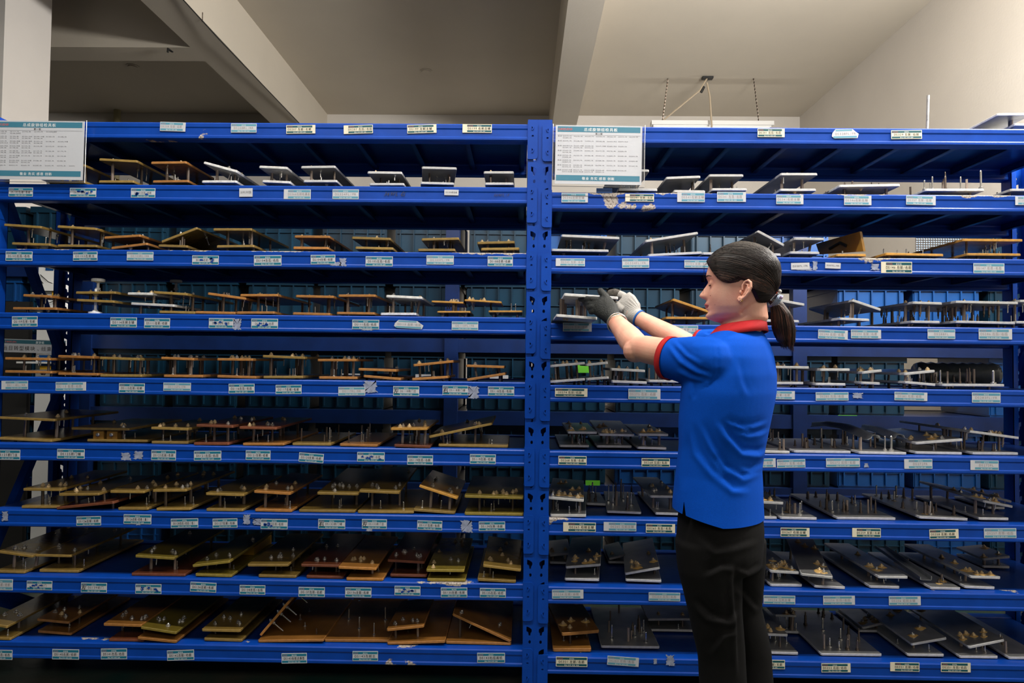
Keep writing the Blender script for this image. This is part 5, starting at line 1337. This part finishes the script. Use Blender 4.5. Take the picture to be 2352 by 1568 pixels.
m.tube([onface(a, -.0568 - .0035 * (abs(a) / .024) ** 2, -.0012) for a in np.linspace(-.0235, .0235, 15)], [.001] + [.0034] * 13 + [.001], 8)
m.tube([onface(a, -.0645 + .0036 * (abs(a) / .022) ** 2, -.0014) for a in np.linspace(-.0215, .0215, 15)], [.001] + [.0038] * 13 + [.001], 8)
childmb('lips', m, LIP)
m = MB(); m.tube([HW(.0985, sg * .010, -.0425) for sg in (-1, 1)], [.002, .002], 6)
mole = MB(); sph(mole, onface(.040, -.034, .0003), .0011, 8); sph(mole, onface(.047, -.0605, .0), .0009, 8); childmb('mole', mole, mat('mole', lin((120, 60, 45)), .6))
m = MB(); c = HW(-.004, .0765, -.0530); m.tube([c + HF * (.0035 * math.cos(a)) + HU * (.0035 * math.sin(a)) + HLf * .001 for a in np.linspace(0, 5.8, 14)], .0009, 6); sph(m, c + HLf * .003, .0016, 8)
childmb('earring', m, mat('gold', (.80, .52, .20), .25, metal=1.0))

# --- hair -----------------------------------------------------------------
ZH = [(-.12, -.062), (-.09, -.072), (-.07, -.085), (-.058, -.080), (-.045, -.060), (-.032, -.032), (-.020, -.004), (-.006, .006), (.014, -.004), (.03, -.006), (.045, -.001), (.060, .010), (.072, .028), (.080, .046), (.086, .062), (.095, .072), (.12, .08)]
def hair_off(x, y, z):
    zh = gz(x, ZH); d = z - zh
    s = min(1, max(0, (d + .002) / .012)); s = s * s * (3 - 2 * s)
    vol = .0095 + .006 * min(1, max(0, (z - .02) / .07)) + .004 * min(1, max(0, -x / .08))
    return -.006 + (vol + .006) * s
def hair_pt(th, z):
    x, y, z_ = head_pt(th, z)
    if math.cos(th) > 0: pass
    o = hair_off(x, y, z); l = math.sqrt(x * x + y * y + (z * .8) ** 2) or 1
    return x + o * x / l, y + o * y / l, z_ + o * z * .8 / l * (1 if z > 0 else .2)
hm = MB(); vs = []
zh_ = [z for z in np.linspace(-.095, .104, 110)] + [.1065, .108]
NH = 150
for z in zh_:
    for k in range(NH):
        vs.append(HW(*hair_pt(2 * math.pi * k / NH, float(z))))
n = len(zh_)
fs = [(i * NH + k, i * NH + (k + 1) % NH, (i + 1) * NH + (k + 1) % NH, (i + 1) * NH + k) for i in range(n - 1) for k in range(NH)]
fs += [tuple((n - 1) * NH + k for k in range(NH))]
hm.add(vs, fs)
# strands over the cap, combed back to the tie
TIE = (-.099, .006, -.040)
from mathutils.bvhtree import BVHTree
bvh = BVHTree.FromPolygons([Vector(v) for v in hm.v], hm.f)
def hair_surface(d):
    """radius of the hair cap along direction d from the head centre"""
    dw = HF * d.x + HLf * d.y + HU * d.z
    r = bvh.ray_cast(HC + dw * .22, -dw, .2)
    return .22 - r[3] if r[3] is not None else .1
rg = random.Random(8); strands = {0: MB(), 1: MB(), 2: MB()}
tdir = Vector(TIE).normalized()
def strand(x, y, z, r0=.00075, mi=None):
    d0 = Vector((x, y, z)).normalized(); hoff = rg.uniform(0, .0011); ang = d0.angle(tdir); pts = []; n = 11
    for i in range(n + 1):
        t = i / n; t2 = t ** .95
        a = math.sin((1 - t2) * ang) / math.sin(ang); b = math.sin(t2 * ang) / math.sin(ang)
        d = (d0 * a + tdir * b)
        sag = Vector((0, 0, 1)) * (.10 * math.sin(math.pi * t2))
        d = (d + sag * (1 if z < .06 else .2)).normalized()
        r = hair_surface(d) + .0002 + hoff * (.4 + .6 * math.sin(math.pi * t))
        pts.append(HW(*(d * r)))
    m = mi if mi is not None else (0 if z > .07 else rg.choice((0, 0, 0, 1)) if z > .035 else rg.choice((0, 1, 1, 2)))
    strands[m].tube(pts, [r0 * .5] + [r0] * (n - 1) + [r0 * .8], 4, cap=False)
for i in range(900):
    s = 1 if rg.random() < .78 else -1
    u = rg.random()
    if u < .55:                                            # from the hairline
        x = rg.uniform(-.03, .088); z = gz(x, ZH) + rg.uniform(.004, .014)
        th_ = None; lo, hi = 0, math.pi
        for _ in range(20):
            mm = (lo + hi) / 2
            if head_pt(mm, z)[0] > x: lo = mm
            else: hi = mm
        y = s * abs(head_pt(lo, z)[1]); strand(x, y, z)
    else:                                                  # from the parting line over the crown
        x = rg.uniform(-.02, .080); strand(x, rg.uniform(-.02, .035), .112 - max(0, x) ** 2 * 4, mi=rg.choice((0, 0, 0, 1)))
for i in range(1100):                                       # all over the cap
    th = rg.uniform(-math.pi, math.pi); z = rg.uniform(.02, .107) if i < 650 else rg.uniform(.08, .1075); x, y, z = hair_pt(th, z)
    if z > gz(x, ZH) + .012 and y > -.03 and Vector((x, y, z)).angle(tdir) > .35: strand(x, y, z)
for i in range(60):                                        # nape hair swept up
    x = rg.uniform(-.06, -.02); z = gz(x, ZH) + .006; lo, hi = 0, math.pi
    for _ in range(20):
        mm = (lo + hi) / 2
        if head_pt(mm, z)[0] > x: lo = mm
        else: hi = mm
    strand(x, head_pt(lo, z)[1], z, mi=0)
hair = childmb('hair', hm, HAIR)
for k, nm in ((0, HAIR), (1, HAIR_M), (2, HAIR_T)):
    o = childmb('hair_strands', strands[k], nm); o['kind'] = 'stuff'
# flyaway strands at the forehead
fl = MB()
for k in range(3):
    a = HW(.088, .010 + .007 * k, .068 - .002 * k); fl.tube([a, a + HF * (.008 + .003 * k) + HU * -.010, a + HF * (.014 - .003 * k) - HU * .04, a + HF * (.006 + .004 * k) - HU * (.060 + .016 * k)], .00028, 4)
o = childmb('loose_strands', fl, HAIR); o['kind'] = 'stuff'
# ponytail
T0 = at(1772, 694, -.60)
path = [(1772, 692, 0), (1786, 702, 0), (1795, 722, 0), (1799, 750, 0), (1803, 778, 0), (1810, 806, 0)]
wd = [.010, .019, .027, .031, .026, .010]
pm = MB(); pm.tube([at(x, y, -.60) for x, y, _ in path[:-1]] + [at(1808, 796, -.60)], [(w_ * .95, w_ * .7) for w_ in wd], 18); 
pme = remesh(pm, .003, 4); pme.materials.append(HAIR_M); pme.polygons.foreach_set('use_smooth', [True] * len(pme.polygons)); child('ponytail', pme)
pts3 = [at(x, y, -.60) for x, y, _ in path]
pst = {0: MB(), 1: MB(), 2: MB()}
for i in range(520):
    a = rg.uniform(0, 2 * math.pi); rr = math.sqrt(rg.uniform(.45, 1.12)); end = rg.uniform(.72, 1.0); P_ = []; n = 12
    ja, jb = rg.uniform(-.3, .3), rg.uniform(.85, 1.08)
    for k in range(n + 1):
        t = k / n * end * (len(path) - 1); i0 = min(int(t), len(path) - 2); f = t - i0
        c = pts3[i0].lerp(pts3[i0 + 1], f); w1 = wd[i0] * (1 - f) + wd[i0 + 1] * f
        if t > 4: w1 = max(w1, .018)
        aa = a + ja * k / n
        P_.append(c + Vector((math.cos(aa) * w1 * rr * jb, math.sin(aa) * w1 * rr * .75, -.004 * rr * math.cos(aa))))
    r0 = rg.uniform(.0004, .0008); pst[rg.choice((0, 1, 1, 2, 2))].tube(P_, [r0] * n + [r0 * .2], 4, cap=False)
for k, nm in ((0, HAIR), (1, HAIR_M), (2, HAIR_T)):
    o = childmb('ponytail_strands', pst[k], nm); o['kind'] = 'stuff'
# hair tie with beads
tm = MB(); ca = at(1768, 694, -.60); cb = at(1793, 668, -.63)
tc_ = at(1780, 690, -.60)
for q in (0, .004, .008, -.004):
    pts = []
    for a in np.linspace(0, 2 * math.pi, 22):
        pts.append(tc_ + Vector((.012 * math.cos(a) + q, .017 * math.sin(a) , .017 * math.cos(a) + q * -.3)))
    tm.tube(pts, .0022, 6)
childmb('hair_tie', tm, mat('silver-blue cord', lin((150, 165, 185)), .35, metal=.4, bump=(500, .3)))
for (px, py, r, c, nm) in ((1791, 669, .0058, (.75, .72, .65), 'clear bead'), (1794, 683, .0050, (.50, .38, .62), 'lilac bead'), (1783, 672, .0035, (.75, .10, .04), 'red bead'), (1787, 674, .004, (.8, .8, .78), 'pale bead')):
    q = MB(); sph(q, at(px, py, -.625), r, 12); o = childmb('bead', q, mat(nm, c, .1)); o['label'] = nm

# --- shirt ----------------------------------------------------------------
TS = [(1240, 1535, 1764), (1212, 1536, 1764), (1140, 1540, 1760), (1080, 1547, 1757), (1020, 1552, 1766), (960, 1553, 1779), (900, 1557, 1791), (860, 1562, 1792), (820, 1572, 1785), (795, 1588, 1777), (779, 1604, 1769), (768, 1626, 1761), (758, 1648, 1753)]
sm = MB(); r_ = [tor(*t) for t in TS]; hloft(sm, r_, 48)
AX = (EL_L - SH_L).normalized()
cuffc = at(1541, 823, -.595)
sleeveP = [SH_L, at(1592, 829, -.655), cuffc, cuffc + AX * .03]
sph(sm, SH_L, (.070, .068, .070)); sph(sm, SH_L + SA * .055 + Vector((0, 0, .004)), (.074, .07, .070)); sph(sm, SH_R, .064)
sm.tube(sleeveP, [(.070, .062), (.070, .060), (.0595, .054), (.0595, .054)], 30, up=(0, 0, 1))
AXR = (EL_R - SH_R).normalized(); cR = SH_R + AXR * .15
sm.tube([SH_R, mixp(SH_R, EL_R, .1), SH_R + AXR * .08, cR, cR + AXR * .03], [.050, .062, .060, .058, .058], 24)
sh = remesh(sm, .0055, 6, .5)
fl_ = []
O2 = lambda x, y: (1480 + x / 2.28, 880 + y / 2.28)
fl_ += [([O2(300, 190), O2(370, 330), O2(430, 430), O2(520, 480), O2(640, 440)], -.0055, 7), ([O2(400, 190), O2(450, 270), O2(520, 345), O2(600, 352), O2(640, 330)], -.0075, 8),
        ([O2(255, 210), O2(290, 360), O2(370, 460), O2(470, 540), O2(560, 545)], -.005, 8), ([O2(420, 185), O2(500, 215), O2(570, 215), O2(650, 185)], -.0035, 5),
        ([O2(470, 240), O2(540, 262), O2(600, 255), O2(655, 230)], -.0035, 5), ([O2(500, 430), O2(560, 445), O2(620, 420), O2(645, 385)], -.004, 6),
        ([O2(480, 205), O2(530, 235), O2(560, 240)], -.003, 4), ([O2(360, 370), O2(400, 440), O2(430, 480)], -.004, 7),
        ([O2(235, 230), O2(215, 420), O2(200, 560)], -.003, 8)]
C5 = lambda x, y: (1250 + x / 3.92, 540 + y / 3.92)
fl_ += [([C5(1130, 960), C5(1250, 1110), C5(1380, 1200), C5(1530, 1250)], -.0065, 6), ([C5(1170, 920), C5(1300, 1060), C5(1440, 1140)], -.004, 6), ([C5(1200, 1180), C5(1330, 1250), C5(1500, 1290)], -.004, 6),
        ([C5(1540, 920), C5(1560, 1050), C5(1555, 1250), C5(1480, 1350), C5(1380, 1390)], -.003, 2.2), ([C5(1760, 1100), C5(1800, 1300), C5(1860, 1450)], -.0022, 8), ([C5(1990, 880), C5(2060, 1080), C5(2090, 1300)], -.002, 8),
        ([C5(1440, 870), C5(1500, 885), C5(1545, 940)], -.003, 4), ([C5(1350, 1330), C5(1340, 1480)], -.003, 4)]
wobble(sh, .0012, 22, 5)
fold(sh, fl_)
HEM = [(1500, 1165), (1535, 1172), (1566, 1181), (1577, 1180), (1610, 1190), (1650, 1200), (1700, 1208), (1735, 1208), (1775, 1201)]
def shirt_cut(v):
    px, py = px_np(v); hem = np.interp(px, [p[0] for p in HEM], [p[1] for p in HEM])
    near = (v[:, 1] < YB_)
    k = (py > hem + .7) & (v[:, 2] < 1.05)
    k |= near & (py > 1148) & (np.abs(px - 1571.5) < (py - 1148) * .14 + .4)
    d = (v - np.array(cuffc + AX * .002)) @ np.array(AX); side = (np.linalg.norm(v - np.array(cuffc), axis=1) < .12)
    k |= side & (d > .0006)
    d2 = (v - np.array(cR)) @ np.array(AXR); k |= (np.linalg.norm(v - np.array(cR), axis=1) < .10) & (d2 > .0006)
    k |= (v[:, 2] > at(1700, 755, YB_).z) & (np.hypot(v[:, 0] - NCK.x, v[:, 1] - NCK.y) < .075)
    return k
NCK = at(1700, 755, YB_)
# trim the hem with two slanting cuts, the cuffs square to the arms, then the side slit
v = verts_np(sh); px, py = px_np(v); wdt = (py - 1150) * .2 + .5
bm = bmesh.new(); bm.from_mesh(sh)
def slice_(co, no, near=None):
    fs_ = [f for f in bm.faces if near is None or (f.calc_center_median() - near[0]).length < near[1]]
    g_ = list({x for f in fs_ for x in list(f.verts) + list(f.edges)}) + fs_
    bmesh.ops.bisect_plane(bm, geom=g_, plane_co=co, plane_no=no, clear_inner=True)
for pa, pb in (((1535, 1172), (1650, 1201)), ((1700, 1209), (1763, 1204))):
    A_, B_ = at(*pa, -.72), at(*pb, -.68); B_.y = A_.y; slice_(A_, Vector((-(B_.z - A_.z), 0, B_.x - A_.x)).normalized())
slice_(cuffc + AX * .002, -AX, (cuffc, .13)); slice_(cR + AXR * .002, -AXR, (cR, .10)); slice_(at(1700, 755, YB_), Vector((0, 0, -1)), (at(1700, 735, YB_), .08))
sx = [f for f in bm.faces if f.calc_center_median().y < YB_ and to_px(f.calc_center_median())[1] > 1150 and abs(to_px(f.calc_center_median())[0] - 1571.5) < 12]
A_, B_ = at(1571, 1150, -.7), at(1566, 1190, -.7); C_ = at(1576, 1190, -.7)
vd = (A_ - CAM).normalized()
gl_ = list({x for f in sx for x in list(f.verts) + list(f.edges)}) + sx
r1 = bmesh.ops.bisect_plane(bm, geom=gl_, plane_co=A_, plane_no=(B_ - A_).cross(vd).normalized())
sx = [f for f in bm.faces if f.calc_center_median().y < YB_ and to_px(f.calc_center_median())[1] > 1149 and abs(to_px(f.calc_center_median())[0] - 1571.5) < 12]
gl_ = list({x for f in sx for x in list(f.verts) + list(f.edges)}) + sx
bmesh.ops.bisect_plane(bm, geom=gl_, plane_co=A_, plane_no=(C_ - A_).cross(vd).normalized())
dead = []
for f in bm.faces:
    c_ = f.calc_center_median()
    if c_.y < YB_:
        x_, y_ = to_px(c_)
        if 1150 < y_ < 1215:
            t_ = (y_ - 1150) / 40
            if 1571 - 5 * t_ < x_ < 1571 + 5 * t_: dead.append(f)
bmesh.ops.delete(bm, geom=dead, context='FACES'); bm.to_mesh(sh); bm.free()
sh.polygons.foreach_set('use_smooth', [True] * len(sh.polygons)); sh.materials.append(SHIRT)
so = child('polo_shirt', sh)
def ring(mb, c, ax, up, ra, rb, h, th, seg=40, flare=0.0):
    """a band of cloth around axis ax"""
    u = (up - ax * up.dot(ax)).normalized(); v = ax.cross(u); vs = []
    prof = [(0, 0), (0, h), (-th, h), (-th, 0)]
    for k in range(seg):
        a = 2 * math.pi * k / seg
        for r, z in prof:
            vs.append(c + u * (math.cos(a) * (ra + r + flare * z)) + v * (math.sin(a) * (rb + r + flare * z)) + ax * z)
    fs = []
    for k in range(seg):
        q = (k + 1) % seg
        for j in range(4): fs.append((k * 4 + j, q * 4 + j, q * 4 + (j + 1) % 4, k * 4 + (j + 1) % 4))
    mb.add(vs, fs)
rb_ = MB(); ring(rb_, cuffc - AX * .004, AX, Vector((0, 0, 1)), .0640, .0585, .018, .003, flare=-.05); childmb('sleeve_cuff', rb_, RED)
rb_ = MB(); ring(rb_, cR - AXR * .004, AXR, Vector((0, 0, 1)), .0575, .0575, .018, .003); childmb('sleeve_cuff', rb_, RED)
# collar: turned-down band, rings given in the picture
def pring(cpx, cpy, hv, Y, dz_front, n=56, ratio=1.0):
    c = at(cpx, cpy, Y); out = []
    for k in range(n):
        a = 2 * math.pi * k / n; d = SA * math.cos(a) + FA * math.sin(a)
        out.append(c + d * hv * (1 + (ratio - 1) * abs(math.cos(a))) + Vector((0, 0, -dz_front * (math.sin(a) * .5 + .5))))
    return out
cm = MB(); n = 56
Rr = [pring(1705, 741, .062, -.604, .018), pring(1706, 735.5, .0635, -.604, .016), pring(1703, 737, .068, -.604, .018), pring(1697, 748, .076, -.602, .024, ratio=1.06), pring(1691, 760, .083, -.60, .030, ratio=1.14), pring(1691, 760.5, .080, -.60, .030, ratio=1.14), pring(1697, 748, .072, -.602, .024, ratio=1.06)]
vs = sum(Rr, []); fs = [(i * n + k, i * n + (k + 1) % n, (i + 1) * n + (k + 1) % n, (i + 1) * n + k) for i in range(len(Rr) - 1) for k in range(n)]
cm.add(vs, fs); childmb('collar', cm, RED)

# --- trousers, shoes -------------------------------------------------------
tm = MB(); TT = [(1150, 1556, 1750), (1185, 1552, 1756), (1220, 1550, 1760), (1270, 1554, 1757), (1300, 1562, 1752)]
r_ = [tor(*t, ratio=1.4) for t in TT][::-1]; hloft(tm, r_, 40)
tm.tube([at(*p) for p in [(1625, 1235, -.655), (1630, 1300, -.65), (1642, 1400, -.64), (1656, 1500, -.63), (1662, 1600, -.62), (1666, 1790, -.60)]], [.088, .086, .074, .066, .066, .068], 28)
tm.tube([at(*p) for p in [(1690, 1235, -.54), (1691, 1300, -.53), (1697, 1400, -.52), (1724, 1500, -.52), (1730, 1600, -.52), (1742, 1745, -.52)]], [.086, .082, .066, .060, .060, .064], 28)
tme = remesh(tm, .006, 5, .5); wobble(tme, .0018, 16, 2)
tl = [([(1600, 1222), (1646, 1257), (1690, 1250), (1745, 1232)], -.004, 8), ([(1612, 1318), (1655, 1296), (1690, 1297)], -.005, 7), ([(1596, 1372), (1630, 1410), (1672, 1420), (1696, 1395)], -.006, 8),
      ([(1625, 1500), (1655, 1455), (1692, 1440)], -.004, 7), ([(1690, 1290), (1690, 1360), (1697, 1440), (1700, 1560)], -.008, 7), ([(1692, 1340), (1720, 1370), (1748, 1400)], -.005, 7), ([(1690, 1300), (1720, 1310), (1752, 1290)], -.004, 6)]
fold(tme, tl); tme.polygons.foreach_set('use_smooth', [True] * len(tme.polygons)); tme.materials.append(TROU); child('trousers', tme)
for lx, ly, lY in ((1668, 1800, -.60), (1741, 1750, -.52)):
    p = at(lx, ly, lY); p.z = 0; m = MB(); fd = (FA * .9 + Vector((-.3, 0, 0))).normalized(); sd = fd.cross(Vector((0, 0, 1)))
    m.tube([p - fd * .055 + Vector((0, 0, .035)), p - fd * .03 + Vector((0, 0, .040)), p + fd * .04 + Vector((0, 0, .036)), p + fd * .11 + Vector((0, 0, .028)), p + fd * .165 + Vector((0, 0, .022))], [(.022, .030), (.038, .036), (.036, .040), (.026, .043), (.018, .030)], 20, up=(0, 0, 1))
    m.tube([p + Vector((0, 0, .03)), p + Vector((0, 0, .10))], [.036, .034], 16)
    me = remesh(m, .005, 4); me.materials.append(DARKP); me.polygons.foreach_set('use_smooth', [True] * len(me.polygons)); child('shoe', me)

# --- gloves ----------------------------------------------------------------
def fingers(mb, chains):
    for pts, r in chains: mb.tube(pts, r, 14)
    for pts, r in chains: sph(mb, pts[-1], r[-1] * .98)
g = MB(); wd_ = (WR_L - EL_L).normalized()
VD = (CAM - WR_L).normalized()
g.tube([WR_L - wd_ * .014, WR_L + wd_ * .012, at(1398, 716, -.262), at(1384, 702, -.245), at(1374, 694, -.235)], [(.029, .029), (.030, .027), (.022, .037), (.020, .041), (.016, .036)], 26, up=tuple(VD))
fingers(g, [([at(1383, 690, -.238), at(1362, 688, -.222), at(1345, 686, -.190), at(1333, 687, -.155)], [.0125, .0115, .0105, .0095]),
            ([at(1374, 698, -.238), at(1356, 697, -.215), at(1346, 697, -.175), at(1343, 694, -.140)], [.0125, .0115, .0105, .0095]),
            ([at(1368, 706, -.240), at(1354, 706, -.215), at(1350, 703, -.180), at(1350, 698, -.150)], [.0125, .0115, .0105, .0095]),
            ([at(1366, 714, -.242), at(1358, 716, -.220), at(1357, 710, -.190), at(1359, 704, -.168)], [.011, .0105, .0095, .0085]),
            ([at(1400, 712, -.262), at(1398, 696, -.250), at(1390, 680, -.240), at(1379, 668, -.226)], [.016, .0155, .0135, .0115])])
gm = remesh(g, .0024, 4, .5); wobble(gm, .0004, 160, 3)
gm.materials.append(GLOVE_B); gm.polygons.foreach_set('use_smooth', [True] * len(gm.polygons)); o = child('glove', gm); o['label'] = 'black coated work glove'
m = MB(); ring(m, WR_L - wd_ * .017, wd_, Vector((0, 0, 1)), .0305, .0305, .006, .003, 30); childmb('glove_hem', m, mat('green hem', lin((30, 92, 70)), .8))
m = MB()
for q, tl_ in ((-.026, .25), (-.034, -.1)):
    c = WR_L + wd_ * q; u = (Vector((0, 0, 1)) - wd_ * wd_.z).normalized(); v = wd_.cross(u); nn = (wd_ + u * tl_)
    m.tube([c + u * (math.cos(a) * .034) + v * (math.sin(a) * .034) + wd_ * (tl_ * .02 * math.cos(a)) for a in np.linspace(0, 2 * math.pi, 40)], .0016, 6)
childmb('bangle', m, CHROME)
g = MB(); wr = (WR_R - EL_R).normalized(); VD = (CAM - WR_R).normalized()
g.tube([WR_R - wr * .012, WR_R + wr * .010, at(1450, 711, -.185), at(1438, 696, -.172), at(1430, 687, -.162)], [(.029, .028), (.029, .030), (.022, .037), (.019, .040), (.015, .036)], 26, up=tuple(VD))
gf = MB()
ztop = at(1400, 680, -.2).z
def fg(p, q, r_, s, w): return ([p, q, r_, s], w)
fingers(g, [([at(1440, 684, -.172), at(1430, 677, -.160), at(1420, 673, -.145)], [.0125, .012, .0115]),
            ([at(1434, 688, -.155), at(1426, 679, -.135), at(1418, 675, -.115)], [.0125, .012, .011]),
            ([at(1430, 690, -.14), at(1424, 680, -.11), at(1417, 676, -.09)], [.012, .011, .0105]),
            ([at(1428, 694, -.13), at(1423, 684, -.09), at(1417, 679, -.07)], [.011, .010, .0095]),
            ([at(1432, 712, -.18), at(1421, 706, -.175), at(1412, 697, -.165)], [.016, .014, .0125])])
gm = remesh(g, .0024, 4, .5)
# knitted ribs along the wrist part
v = verts_np(gm); nrm = np.empty(len(gm.vertices) * 3); gm.vertices.foreach_get('normal', nrm); nrm = nrm.reshape(-1, 3)
wv = np.array(wr); rel_ = v - np.array(WR_R); al_ = rel_ @ wv; u_ = np.cross(wv, [0, 0, 1.]); u_ /= np.linalg.norm(u_); w_v = np.cross(wv, u_)
angl = np.arctan2(rel_ @ u_, rel_ @ w_v); amp = np.clip((.055 - al_) / .02, 0, 1) * .0011
v += nrm * (np.sin(angl * 34) * amp)[:, None]; gm.vertices.foreach_set('co', v.ravel()); gm.update()
gm.materials.append(GLOVE_G); gm.polygons.foreach_set('use_smooth', [True] * len(gm.polygons)); o = child('glove', gm); o['label'] = 'pale grey knitted work glove with dark coated fingers'
fingers(gf, [([at(1424, 674, -.150), at(1412, 670, -.138), at(1401, 671, -.120)], [.0125, .0118, .0098]),
             ([at(1421, 676, -.120), at(1410, 672, -.108), at(1400, 673, -.09)], [.012, .0112, .0095]),
             ([at(1420, 677, -.095), at(1410, 673, -.083), at(1402, 674, -.07)], [.0112, .0105, .009]),
             ([at(1420, 680, -.072), at(1411, 676, -.06), at(1404, 676, -.05)], [.0102, .0095, .0085]),
             ([at(1416, 701, -.172), at(1406, 695, -.158), at(1397, 691, -.145)], [.0138, .0128, .011])])
gm = remesh(gf, .0022, 3, .5); gm.materials.append(GL_TIP); gm.polygons.foreach_set('use_smooth', [True] * len(gm.polygons)); child('glove_coating', gm)
m = MB(); ring(m, WR_R - wr * .016, wr, Vector((0, 0, 1)), .0298, .0292, .006, .003, 30); childmb('glove_hem', m, mat('blue hem', lin((24, 96, 176)), .8))
